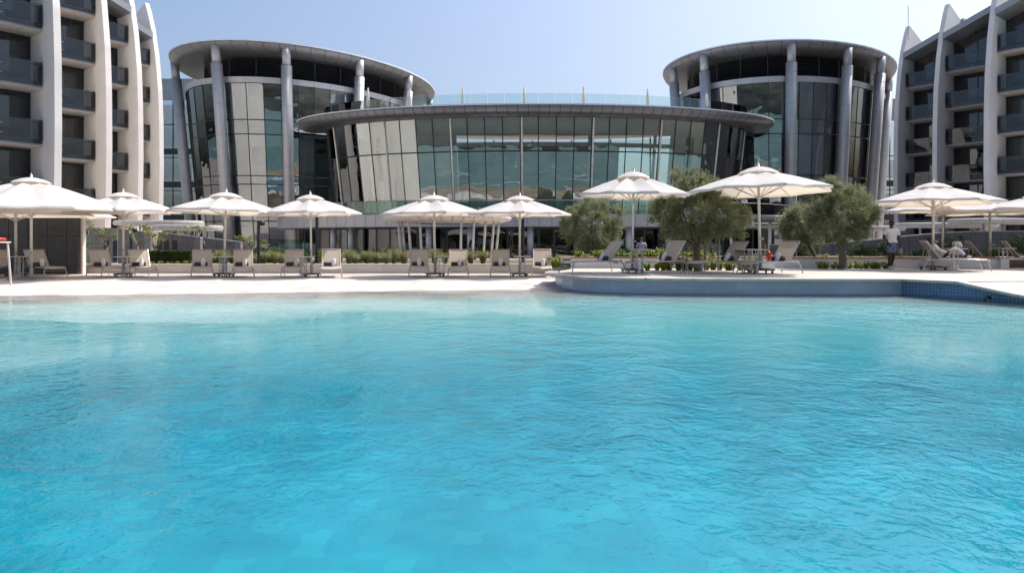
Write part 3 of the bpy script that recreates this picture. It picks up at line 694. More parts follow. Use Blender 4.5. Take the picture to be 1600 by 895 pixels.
# ================================================================ HOTEL WINGS
def wing(C, u, nrm, hf, z0, label, name_side, flat=False):
    """C: balcony outer corner per bay, u: along the facade away from the camera, nrm: outward"""
    u = Vector((*u, 0)); nrm = Vector((*nrm, 0)); W = 5.35; INW = 1.9
    root = thing('hotel_wing', label, 'building', (C[0][0]-nrm.x*5, C[0][1]-nrm.y*5, DECK), group='hotel wings with curved white fins')
    def q(c, a, e, z): # a: metres along facade back towards the camera, e: metres outward
        v = Vector((*c, 0))-u*a+nrm*e; return Vector((v.x, v.y, z))
    flip = (u.cross(nrm)).z > 0
    def pan(bb, p, q_, r, s, th):
        if flip: bb.panel(q_, p, s, r, th)
        else: bb.panel(p, q_, r, s, th)
    fz = [(0, 1.35), (4, 1.6), (8, 1.72), (12, 1.66), (15, 1.45), (18, .95), (20.5, .25), (22.3, -.5), (23.2, -1.0)]
    for bi, c in enumerate(C):
        # fin: outer sail shaped edge, wall behind it, its own white edge strip
        bb = MB(); n_ = len(fz)
        outer = [q(c, -.02, e, z) for z, e in fz]; outer2 = [q(c, -.40, e, z) for z, e in fz]
        inner_ = [q(c, -.02, -7, z if z < 20.8 else 20.8) for z, e in fz]; inner2 = [q(c, -.40, -7, z if z < 20.8 else 20.8) for z, e in fz]
        bb.strip(outer, inner_); bb.strip(outer2, inner2); bb.strip(outer, outer2); bb.strip([outer[-1], inner_[-1]], [outer2[-1], inner2[-1]]); bb.strip(inner_, inner2)
        f = bb.build('fin', 'white_render', root, world_coords=True)
        for z in (3.2, 6.6, 10, 13.4, 16.8):
            bb = MB(); bb.box((0, 0, 0), (.01, 1.2, .02))
            e = 1.7 if z < 14 else 1.2
            bb = MB(); pan(bb, q(c, -.012, e-1.3, z), q(c, -.012, e-.05, z), q(c, -.012, e-.05, z+.025), q(c, -.012, e-1.3, z+.025), .012); bb.build('fin_joint', 'slab_under', f, world_coords=True)
        for k in range(-1, 5):
            zb = z0+hf*k
            if k == -1: zb = .0
            ztop_ = z0+hf*(k+1) if k < 4 else 20.4
            if k >= 0:
                # balcony: slab, edge, glass panels, rail
                bb = MB(); p = [q(c, W, 0, zb), q(c, 0, 0, zb), q(c, 0, -INW, zb), q(c, W, -INW, zb)]
                bb.hexa(p+[v+Vector((0, 0, .28)) for v in p]); bal = bb.build('balcony', 'slab_under', root, world_coords=True)
                bb = MB(); p = [q(c, W, .03, zb+.01), q(c, .05, .03, zb+.01), q(c, .05, .01, zb+.01), q(c, W, .01, zb+.01)]
                bb.hexa(p+[v+Vector((0, 0, .40)) for v in p]); bb.build('slab_edge', 'slab_grey', bal, world_coords=True)
                for a0, a1 in ((.08, 2.2), (2.24, 4.0), (4.04, 5.3)):
                    bb = MB(); pan(bb, q(c, a1, .07, zb+.12), q(c, a0, .07, zb+.12), q(c, a0, .07, zb+1.52), q(c, a1, .07, zb+1.52), .02); bb.build('glass_panel', 'rail_glass_dark', bal, world_coords=True)
                bb = MB(); pan(bb, q(c, .06, .07, zb+.12), q(c, .06, -.5, zb+.12), q(c, .06, -.5, zb+1.52), q(c, .06, .07, zb+1.52), .02); bb.build('glass_panel', 'rail_glass_dark', bal, world_coords=True)
                bb = MB(); bb.tube([q(c, W, .03, zb+1.36), q(c, .06, .03, zb+1.36)], .035, 6); bb.build('handrail', 'slab_grey', bal, world_coords=True)
                bb = MB()
                for a in (2.1, 2.34, 3.9, 4.14):
                    for z in (.6, 1.15): bb.tube([q(c, a, .05, zb+z), q(c, a, .10, zb+z)], .035, 6)
                stuff(bb.build('glass_clamp', 'mullion_light', bal, world_coords=True))
            # window wall
            zs, zt = zb+.29, ztop_-.02
            fr = MB(); xs_ = [0.02, 1.9, 3.7, 5.35]
            for a in xs_: pan(fr, q(c, a+.07, -INW, zs), q(c, a, -INW, zs), q(c, a, -INW, zt), q(c, a+.07, -INW, zt), .12)
            pan(fr, q(c, W, -INW+.002, zt-.18), q(c, 0, -INW+.002, zt-.18), q(c, 0, -INW+.002, zt), q(c, W, -INW+.002, zt), .12)
            win = fr.build('window', 'mullion_dark', root, world_coords=True)
            for a0, a1 in zip(xs_, xs_[1:]):
                bb = MB(); pan(bb, q(c, a1, -INW-.05, zs), q(c, a0+.07, -INW-.05, zs), q(c, a0+.07, -INW-.05, zt-.18), q(c, a1, -INW-.05, zt-.18), .02); bb.build('pane', 'hotel_glass', win, world_coords=True)
            a0 = R_.choice((.1, .2, .15)); a1 = a0+R_.uniform(.9, 1.8)
            for a0, a1 in ((a0, a1), (3.9, 3.9+R_.uniform(.3, 1.4))):
                bb = MB(); nn = 14; A_, B_ = [], []
                for i in range(nn+1):
                    a = lerp(a0, a1, i/nn); w_ = -INW-.35+.06*(i % 2); A_.append(q(c, a, w_, zs)); B_.append(q(c, a, w_, zt-.1))
                bb.strip(A_, B_); bb.build('curtain', 'curtain', win, world_coords=True)
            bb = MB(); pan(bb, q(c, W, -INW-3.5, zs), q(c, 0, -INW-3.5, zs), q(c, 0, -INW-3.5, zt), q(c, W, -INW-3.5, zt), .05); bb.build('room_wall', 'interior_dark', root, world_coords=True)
        # inclined roof blade of the bay, and the closing wall behind
        zr = 19.7; p = [q(c, W, .55, zr+2.1), q(c, .0, .55, zr), q(c, .0, -7, zr), q(c, W, -7, zr+2.1)]
        bb = MB(); bb.hexa(p+[v+Vector((0, 0, .55)) for v in p]); bb.build('roof', 'grey_cladding', root, world_coords=True)
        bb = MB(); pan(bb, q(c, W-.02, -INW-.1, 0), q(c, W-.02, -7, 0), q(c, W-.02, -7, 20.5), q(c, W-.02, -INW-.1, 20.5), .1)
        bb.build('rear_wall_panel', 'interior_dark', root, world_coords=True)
        bb = MB(); pan(bb, q(c, W, -7, 0), q(c, 0, -7, 0), q(c, 0, -7, 20.5), q(c, W, -7, 20.5), .1); bb.build('rear_wall_panel', 'white_render', root, world_coords=True)
    return root, q
LW_C = [(-27.7, 41.55), (-29.3, 49.5), (-30.8, 56.5), (-32.6, 63.4)]
lroot, lq = wing(LW_C, (.607, .795), (.795, -.607), 3.4, 3.65, 'cream hotel wing with curved sail shaped fins and stacked glass balconies on the left', 'l')
RW_C = [(39.3, 57.0), (39.2, 63.7), (39.3, 70.3)]
rroot, rq = wing(RW_C, (-.607, .795), (-.795, -.607), 3.3, 3.5, 'shaded hotel wing with curved fins and stacked glass balconies on the right', 'r')
bb = MB(); bb.tube([(0, 0, 0), (0, 0, 3.4)], .03, 5); o = bb.build('roof_antenna', 'mullion_light'); o.location = (X(1419, 70), 70, 21.5)
tag(o, 'thin pale antenna rod on top of the last fin of the right hotel wing', 'antenna')
bb = MB(); bb.tube([(0, 0, 0), (0, 0, 3)], .03, 5); o = bb.build('roof_antenna', 'mullion_light'); o.location = (X(209, 62), 62, 21.0)
tag(o, 'thin antenna rod rising between the last two fins of the left hotel wing', 'antenna')
# chairs left out on the balconies
def balcony_chair(label, loc, rz):
    t = thing('balcony_chair', label, 'chair', loc, rz, 'dark chairs on the hotel balconies')
    bb = MB(); bb.lathe([(.0, .40), (.30, .41), (.33, .47), (.0, .48)], 12); bb.build('seat', 'cloth_dark', t, smooth=True)
    bb = MB(); A_ = [(.33*math.cos(w), .33*math.sin(w), .46) for w in [rad(10+16*i) for i in range(11)]]; B_ = [(.38*math.cos(w), .38*math.sin(w), .85) for w in [rad(10+16*i) for i in range(11)]]
    bb.strip(A_, B_); bb.build('backrest', 'cloth_dark', t, smooth=True)
    for sx in (-1, 1):
        for sy in (-1, 1): bb = MB(); bb.tube([(sx*.2, sy*.2, .42), (sx*.27, sy*.27, 0)], .018, 5); bb.build('leg', 'mullion_dark', t)
fl = ['second', 'third', 'fourth', 'fifth', 'sixth']
for bi, k, a in ((0, 3, 1.3), (0, 2, 2.4), (1, 3, 1.2), (1, 2, 1.4), (1, 2, 2.6), (1, 4, 1.3), (2, 3, 1.1), (2, 2, 1.2), (2, 1, .9)):
    p = lq(LW_C[bi], a, -.8, 3.65+3.4*k+.28)
    balcony_chair('dark chair on %s floor balcony, %s bay of left wing%s' % (fl[k], ('nearest', 'second', 'third')[bi], ', away from fin' if a > 2 else ''), p, rad(40*a))
# ================================================================ GARDEN WALLS, CANOPIES, POSTS
dw = thing('stone_wall', 'tall dark stone tiled wall behind the loungers at the left edge', 'wall', (-19.5, 28, DECK))
b = MB(); b.box((-20.2, 28.25, 1.22), (6.0, .3, 2.2)); b.build('wall_core', 'interior_dark', dw, world_coords=True)
b = MB(); b.box((-17.17, 28.2, 1.2), (.08, .22, 2.3)); b.build('end_wall', 'planter_white', dw, world_coords=True)
x = -23.1
while x < -17.3:
    for z0, z1 in ((.13, .42), (.425, 1.64), (1.645, 2.36)):
        b = MB(); w_ = min(.77, -17.22-x); b.box((x+w_/2, 28.05, (z0+z1)/2), (w_-.022, .12, z1-z0-.012)); b.build('stone_tile', 'stone_dark', dw, world_coords=True)
    x += .77
sw = ['leftmost screen wall, behind the plumeria with the green stake', 'second screen wall with narrow dark slots, ending at the climbing plumeria', 'third screen wall with dark slots above the clipped hedge', 'last and lowest screen wall, ending at the plumeria before the glass tower']
for (p0, p1, y0, y1, d, slots), lb in zip([(133, 183, 357, 358, 36.5, (166, 180)), (184, 235, 358, 364.5, 36, ()), (247, 313, 364, 372, 35.5, (249, 260, 273)), (320, 376, 372.5, 379.5, 35, ())], sw):
    xa, xb = X(p0, d), X(p1, d); za, zb = Z(y0, d), Z(y1, d); r = thing('screen_wall', 'brown grey stone, sloping top: '+lb, 'wall', (xa, d, .4), group='sloping stone screen walls')
    k = 3; sl = [X(s, d) for s in slots]
    for i in range(k):
        u0, u1 = lerp(xa, xb, i/k)+.006, lerp(xa, xb, (i+1)/k)-.006
        for lo, hi in ((0, .5), (.5, 1)):
            zt = lambda x_: lerp(za, zb, (x_-xa)/(xb-xa))
            p = []
            for (zz0) in (lo, hi):
                for (x_, y_) in ((u0, d), (u1, d), (u1, d+.3), (u0, d+.3)): p.append((x_, y_, .3+(zt(x_)-.3)*zz0+(.006 if zz0 == lo else -.006)*1))
            b = MB(); b.hexa(p); b.build('wall_panel', 'stone_brown', r, world_coords=True)
    b = MB(); b.hexa([(xa, d-.02, za-.01), (xb, d-.02, zb-.01), (xb, d+.34, zb-.01), (xa, d+.34, za-.01), (xa, d-.02, za+.05), (xb, d-.02, zb+.05), (xb, d+.34, zb+.05), (xa, d+.34, za+.05)]); b.build('coping', 'stone_cap', r, world_coords=True)
    b = MB(); b.box((xb-.16, d-.012, (zb+.3)/2), (.26, .02, zb-.32)); b.build('end_pier', 'stone_cap', r, world_coords=True)
    for s in sl: b = MB(); b.box((s, d-.01, .95), (.24, .03, 1.1)); b.build('slot', 'joint', r, world_coords=True)
r = thing('screen_wall', 'long black garden screen wall behind the right hand loungers and olive trees', 'wall', (20, 40, .4))
xx = [X(1205+i*24, 40) for i in range(20)]
def scr(x_): px = 800+x_/40*FOC; return Z(lerp(383, 362, sst((px-1240)/300)), 40)
for a, c in zip(xx, xx[1:]):
    b = MB(); b.hexa([(a+.01, 40, .2), (c-.01, 40, .2), (c-.01, 40.2, .2), (a+.01, 40.2, .2), (a+.01, 40, scr(a)), (c-.01, 40, scr(c)), (c-.01, 40.2, scr(c)), (a+.01, 40.2, scr(a))]); b.build('wall_panel', 'stone_dark', r, world_coords=True)
    b = MB(); b.hexa([(a, 39.98, scr(a)), (c, 39.98, scr(c)), (c, 40.24, scr(c)), (a, 40.24, scr(a)), (a, 39.98, scr(a)+.05), (c, 39.98, scr(c)+.05), (c, 40.24, scr(c)+.05), (a, 40.24, scr(a)+.05)]); b.build('coping', 'stone_cap', r, world_coords=True)

def flat_canopy(px0, px1, py, d, depth, label, cols, th=.3, m='canopy_paint', under='slab_under'):
    x0, x1 = X(px0, d), X(px1, d); z = Z(py, d); r = thing('garden_canopy', label, 'canopy', ((x0+x1)/2, d, DECK), group='flat rounded garden canopies')
    out = []; R0 = depth/2
    for i in range(13): w = rad(-90+15*i); out.append((x1-R0+R0*math.cos(w), d+R0+R0*math.sin(w)))
    for i in range(13): w = rad(90+15*i); out.append((x0+R0+R0*math.cos(w), d+R0+R0*math.sin(w)))
    n_ = len(out); cx, cy = (x0+x1)/2, d+R0; b = MB()
    prof = [(.90, z), (.97, z+.03), (1, z+th*.5), (.97, z+th-.03), (.90, z+th)]
    for s, zz in prof: b.v += [(cx+(q[0]-cx)*(1-(1-s)*.3), cy+(q[1]-cy)*s, zz) for q in out]
    for j in range(len(prof)-1):
        for i in range(n_): b.f.append((j*n_+i, j*n_+(i+1) % n_, (j+1)*n_+(i+1) % n_, (j+1)*n_+i))
    b.f.append(tuple(range(n_))[::-1]); b.f.append(tuple((len(prof)-1)*n_+i for i in range(n_)))
    b.build('roof_slab', m, r, smooth=False, world_coords=True)
    for px in cols: b = MB(); xq = X(px, d+R0); b.tube([(xq, d+R0, .1), (xq-.15, d+R0, z+.02)], .07, 8); b.build('column', 'frame_grey', r, world_coords=True)
flat_canopy(160, 300, 351.5, 44, 3, 'upper white canopy slab above the screen walls at the left', (222,))
flat_canopy(222, 330, 359.5, 41, 3, 'lower white canopy slab with rounded end above the hedge at the left', (312, 272))
flat_canopy(1422, 1580, 355, 44, 3, 'middle flat canopy slab behind the umbrella poles at the right', (1441, 1470, 1536))
flat_canopy(1512, 1700, 349, 40, 3, 'upper right flat canopy slab passing behind the far right umbrella', (1540, 1570))
flat_canopy(1345, 1430, 360, 48, 3, 'low flat canopy slab behind the walking man', (1366,))

def round_canopy(px0, px1, py, d, label, cols, colm, m, npn=40):
    x0, x1 = X(px0, d), X(px1, d); cx, rx = (x0+x1)/2, (x1-x0)/2; cy = d; z = Z(py, d)
    E = Ell(cx, cy, rx*rx, 0, (rx*1.1)**2); r = thing('entrance_canopy', label, 'canopy', (cx, cy, DECK))
    ths = E.split(0, 2*math.pi, npn)
    rim(r, lambda t: E.p(t), lambda t: E.p(t, .5), [(.12, z+.42), (.03, z+.38), (0, z+.30), (.06, z+.16), (.3, z+.02), (1, z-.04)], ths, m, 'soffit_panel', .04)
    disc(E, .95, z+.41, 'roof_white', 'roof', r, 40); disc(E, .52, z+.02, m, 'ceiling', r, 40)
    for px, k in cols:
        t = E.find(px, k)
        if t is None: continue
        a, c = E.p(t, k*.93, .1), E.p(t, k, z+.05); b = MB(); b.tube([a, c], .085, 10); b.build('column', colm, r, smooth=True, world_coords=True)
    return r
round_canopy(600, 800, 348.6, 49.5, 'round cream canopy on a ring of slim leaning posts at the pavilion entrance', [(621, .86), (627, .80), (637, .86), (655, .86), (677, .86), (722, .86), (742, .86), (760, .86), (773, .86), (781, .86)], 'pole_white', 'slab_under')
round_canopy(1118, 1262, 350, 44, 'round metal edged canopy behind the olive trees under the right tower', [(1140, .8), (1202, .8), (1222, .8), (1250, .8)], 'pole_white', 'roof_metal', 26)

def lamp_post(px, d, z, h, label):
    t = thing('lamp_post', label, 'lamp post', (X(px, d), d, z), group='dark garden lamp posts')
    b = MB(); b.tube([(0, 0, 0), (0, 0, h)], .07, 8); b.build('post', 'post_dark', t)
    b = MB(); b.box((0, 0, .03), (.3, .3, .06)); b.build('base_plate', 'post_dark', t)
    b = MB(); b.lathe([(.0, -.10), (.13, -.08), (.15, .08), (.0, .12)], 12, c=(.16, -.05, h-.12)); b.build('lamp_head', 'post_dark', t, smooth=True)
lamp_post(404, 31, .44, 1.9, 'dark lamp post in the planting left of the fourth umbrella')
lamp_post(495, 32, .44, 2.3, 'dark lamp post with a globe head beside the fourth umbrella pole')
lamp_post(817, 34, .3, 2.8, 'tall dark post directly behind the sixth umbrella pole')
lamp_post(1474, 33, .5, 2.6, 'dark lamp post between the two poles of the right hand umbrellas')
lamp_post(131.5, 34, .4, 1.6, 'dark lamp post at the end of the dark stone wall')
lamp_post(205, 34.5, .4, 1.7, 'short dark lamp post before the second screen wall')
gs = thing('glass_screen', 'low green tinted glass screen in the planting behind the fourth umbrella', 'screen', (X(450, 38), 38, .4))
for i in range(4):
    b = MB(); x0 = X(417, 38)+i*.62; b.box((x0+.3, 38, 1.0), (.59, .02, 1.1)); b.build('glass_panel', 'rail_glass_clear', gs, world_coords=True)

# ================================================================ FURNITURE
def curve(pts, n=5):
    pts = [Vector(p) for p in pts]; out = []
    for i in range(len(pts)-1):
        p0, p1, p2, p3 = pts[max(0, i-1)], pts[i], pts[i+1], pts[min(len(pts)-1, i+2)]
        for k in range(n):
            t = k/n; out.append(.5*((2*p1)+(-p0+p2)*t+(2*p0-5*p1+4*p2-p3)*t*t+(-p0+3*p1-3*p2+p3)*t**3))
    out.append(pts[-1]); return out
def sheet(rows, th):
    n_ = len(rows[0]); b = MB()
    for r in rows: b.v += [tuple(p) for p in r]
    for r in rows: b.v += [(p[0], p[1], p[2]-th) for p in r]
    o = len(rows)*n_
    for j in range(len(rows)-1):
        for i in range(n_-1):
            a = j*n_+i; b.f.append((a, a+1, a+n_+1, a+n_)); b.f.append((o+a+n_, o+a+n_+1, o+a+1, o+a))
    for j in range(len(rows)-1):
        for i in (0, n_-1): a = j*n_+i; b.f.append((a, a+n_, o+a+n_, o+a))
    for i in range(n_-1):
        for j in (0, len(rows)-1): a = j*n_+i; b.f.append((a, a+1, o+a+1, o+a))
    return b
def make_lounger(name, w=.66, back_deg=52, frame='frame_grey'):
    root = thing(name, 'x', 'sun lounger')
    sh = .38
    rows = []
    for j in range(9):
        y = -1.28+1.46*j/8; sag = .0
        rows.append([Vector((w/2*(-1+2*i/6), y, sh-.018*(1-((i-3)/3)**2)-.03*math.sin(j/8*math.pi)*.4-(.05*sst(1-j/1.2)))) for i in range(7)])
    sheet(rows, .012).build('seat', 'sling', root, smooth=False)
    c_, s_ = math.cos(rad(back_deg)), math.sin(rad(back_deg)); rows = []
    for j in range(8):
        l = .74*j/7; rows.append([Vector((w/2*(-1+2*i/6), .20+l*c_, sh+.01+l*s_-.012*(1-((i-3)/3)**2))) for i in range(7)])
    bkr = sheet(rows, .012).build('backrest', 'sling', root)
    b = MB()
    for sx in (-1, 1): b.tube([(sx*w/2, .18, sh), (sx*w/2, .20+.76*c_, sh+.01+.76*s_)], .017, 7)
    b.tube([(-w/2, .20+.75*c_, sh+.01+.75*s_), (w/2, .20+.75*c_, sh+.01+.75*s_)], .017, 7); b.build('backrest_frame', frame, bkr)
    for sx in (-1, 1):
        b = MB(); b.tube([(sx*w/2, -1.30, sh-.06), (sx*w/2, -1.2, sh-.012), (sx*w/2, -.5, sh-.012), (sx*w/2, .62, sh-.02)], .020, 7); b.build('side_rail', frame, root)
        b = MB(); b.tube(curve([(sx*(w/2), -1.18, sh-.02), (sx*(w/2+.02), -1.24, .24), (sx*(w/2+.05), -1.32, .0)]), .018, 7); b.build('leg', frame, root)
        b = MB(); b.tube(curve([(sx*(w/2), -.10, sh-.015), (sx*(w/2+.02), .45, sh-.01), (sx*(w/2+.03), .62, sh-.10), (sx*(w/2+.05), .74, .0)]), .018, 7); b.build('leg', frame, root)
        b = MB(); b.tube([(sx*(w/2-.03), .20+.5*c_, sh+.5*s_-.01), (sx*(w/2-.03), .58, sh-.02)], .010, 6); b.build('back_strut', frame, root)
    b = MB(); b.tube(curve([(-w/2-.02, -1.23, .30), (-.2, -1.21, .235), (.2, -1.21, .235), (w/2+.02, -1.23, .30)]), .013, 6); b.build('cross_bar', frame, root)
    b = MB(); b.tube([(-w/2-.02, .60, .30), (w/2+.02, .60, .30)], .013, 6); b.build('cross_bar', frame, root)
    return root
L_A = make_lounger('sun_lounger'); L_B = make_lounger('sun_lounger', .66, 54, 'frame_pale')
def make_bolster():
    b = MB(); b.tube([(-.23, 0, 0), (-.21, 0, 0), (.21, 0, 0), (.23, 0, 0)], [.05, .075, .075, .05], 12); return b.mesh('bolster', 'bolster', smooth=True)
def make_towel():
    b = MB(); n_ = 10; prof = [(.0, 0), (.068, .005), (.074, .1), (.072, .2), (.055, .275), (.0, .30)]
    b.lathe(prof, 14, sy=.55); return b.mesh('folded_towel', 'towel', smooth=True)
bol, tow = make_bolster(), make_towel()
used = set()
def place(src, loc, rz, label, group, sz=None):
    if src.name not in used: o = src; used.add(src.name)
    else: o = copy_tree(src)
    o.location = loc; o.rotation_euler = (0, 0, rz); o['label'] = label; o['group'] = group
    if sz: o.scale = sz
    return o
def on_lounger(loc, rz, lb, tx=.0, tilt=0, bx=-.04):
    Mz = Matrix.Rotation(rz, 4, 'Z'); L0 = Vector(loc)
    o = link_mesh('bolster', bol, None, L0+Mz @ Vector((bx, .13, .455)), rz); tag(o, 'dark rolled cushion on '+lb, 'cushion', 'dark rolled cushions on the loungers')
    o = link_mesh('folded_towel', tow, None, L0+Mz @ Vector((tx, .01, .375)), rz); o.rotation_euler = (rad(-12), tilt, rz); tag(o, 'white towel on '+lb, 'towel', 'folded white towels on the loungers')
GL = 'sun loungers along the pool deck'
index_kids()
rows_left = [(64, 26.0, 20, 'lounger before the dark stone wall', .05, 0), (161, 26.2, 14, 'lounger left of the second umbrella pole', .02, 0), (220, 26.2, 8, 'lounger right of the second umbrella pole, half in sun', .02, .05),
             (316, 26.2, 0, 'lounger left of the third umbrella pole', .02, .05), (380, 26.2, 0, 'lounger right of the third umbrella pole', .04, .1), (459, 26.2, -3, 'lounger left of the fourth umbrella pole', .05, .35),
             (517.5, 26.2, 0, 'sunlit lounger right of the fourth umbrella pole', .08, .1), (655, 26.5, 0, 'lounger left of the fifth umbrella pole', .0, -.05), (716, 26.5, 0, 'lounger right of the fifth umbrella pole', .05, .03),
             (782, 26.5, 0, 'lounger left of the sixth umbrella pole', .0, 0), (847, 26.5, 0, 'sunlit lounger right of the sixth umbrella pole', .04, 0)]
for i, (px, d, rz, lb, tx, tl) in enumerate(rows_left):
    loc = Vector((X(px, d), d, DECK)); r_ = rad(rz)-math.atan2(loc.x, d)
    sunny = 'sunlit' in lb  # sunlit ones get the paler frame, sunlight put into its colour
    o = place(L_B if sunny else L_A, loc, r_, 'taupe sling '+lb, GL); on_lounger(loc, r_, 'the '+lb, tx, tl)
place(L_A, (X(-8, 25.6), 25.6, DECK), rad(25), 'taupe lounger cut off by the left edge of the view', GL)
right = [(938, 22.4, -62, 'first lounger on the raised terrace, by its rounded corner', -.05, .5), (1036, 22.2, -60, 'lounger just right of the seventh umbrella pole on the terrace', -.05, .35),
         (1133, 22.0, -62, 'lounger left of the eighth umbrella pole, before the big olive', -.02, .6), (1213, 21.6, -60, 'lounger right of the eighth umbrella pole on the terrace', .0, .2)]
for px, d, rz, lb, tx, tl in right:
    loc = Vector((X(px, d), d, TERR)); o = place(L_A if px < 950 or px > 1100 else L_B, loc, rad(rz), 'taupe sling '+lb, GL); on_lounger(loc, rad(rz), 'the '+lb, tx, tl)
loc = Vector((X(1474, 24.2), 24.2, TERR)); place(L_B, loc, rad(76), 'pale lounger seen from the side below the ninth umbrella', GL)
loc_p = Vector((X(1467, 26.0), 25.6, TERR)); place(L_B, loc_p, rad(70), 'lounger behind with a person lying on it', GL)
loc = Vector((X(1528, 28.5), 28.0, TERR)); place(L_B, loc, rad(70), 'far pale lounger beyond the seated person in teal', GL)
loc = Vector((X(1590, 27.5), 27.2, TERR)); place(L_B, loc, rad(68), 'pale lounger at the right edge with a towel over its seat', GL)
b = MB(); A_ = curve([(-.28, .1, .50), (-.28, -.1, .42), (-.28, -.5, .40)]); B_ = [p+Vector((.56, 0, 0)) for p in A_]
b.strip(A_, B_); b.strip([p+Vector((0, 0, .03)) for p in A_], [p+Vector((0, 0, .03)) for p in B_]); o = b.build('draped_towel', 'towel'); o.location = loc; o.rotation_euler = (0, 0, rad(68))
tag(o, 'pale towel spread over the seat of the lounger at the right edge', 'towel')

def make_table():
    r = thing('side_table', 'x', 'table')
    b = MB(); b.box((0, 0, .735), (.62, .62, .022)); b.build('table_top', 'pole_white', r)
    for sx in (-1, 1):
        for sy in (-1, 1): b = MB(); b.box((sx*.09, sy*.09, .36), (.03, .03, .73)); b.build('leg', 'frame_pale', r)
    for z in (.12, .60):
        b = MB()
        for s in (-1, 1): b.box((0, s*.09, z), (.15, .022, .022)); b.box((s*.09, 0, z), (.022, .15, .022))
        b.build('leg_brace', 'frame_pale', r)
    b = MB(); b.box((0, 0, .015), (.42, .06, .03)); b.box((0, 0, .016), (.06, .42, .03)); b.build('foot', 'frame_pale', r)
    return r
T_ = make_table(); index_kids()
tabs = [(30, 25.9, DECK, 'before the dark stone wall, beside the first umbrella'), (197, 25.8, DECK, 'at the second umbrella pole'), (349, 25.8, DECK, 'at the third umbrella pole'),
        (474, 25.8, DECK, 'left of the fourth umbrella pole'), (690, 26.1, DECK, 'at the fifth umbrella pole'), (816, 26.1, DECK, 'at the sixth umbrella pole'), (999, 21.9, TERR, 'right of the seventh umbrella pole'),
        (1178, 21.3, TERR, 'at the eighth umbrella pole between two loungers'), (1166, 21.9, TERR, 'behind another one at the eighth umbrella pole'), (1490, 24.9, TERR, 'before the seated person in white'), (1567, 27, TERR, 'beside the lounger at the right edge')]
for px, d, z, lb in tabs: place(T_, (X(px, d), d, z), rad(R_.uniform(-6, 6)), 'small square pale metal table '+lb, 'square side tables by the loungers')

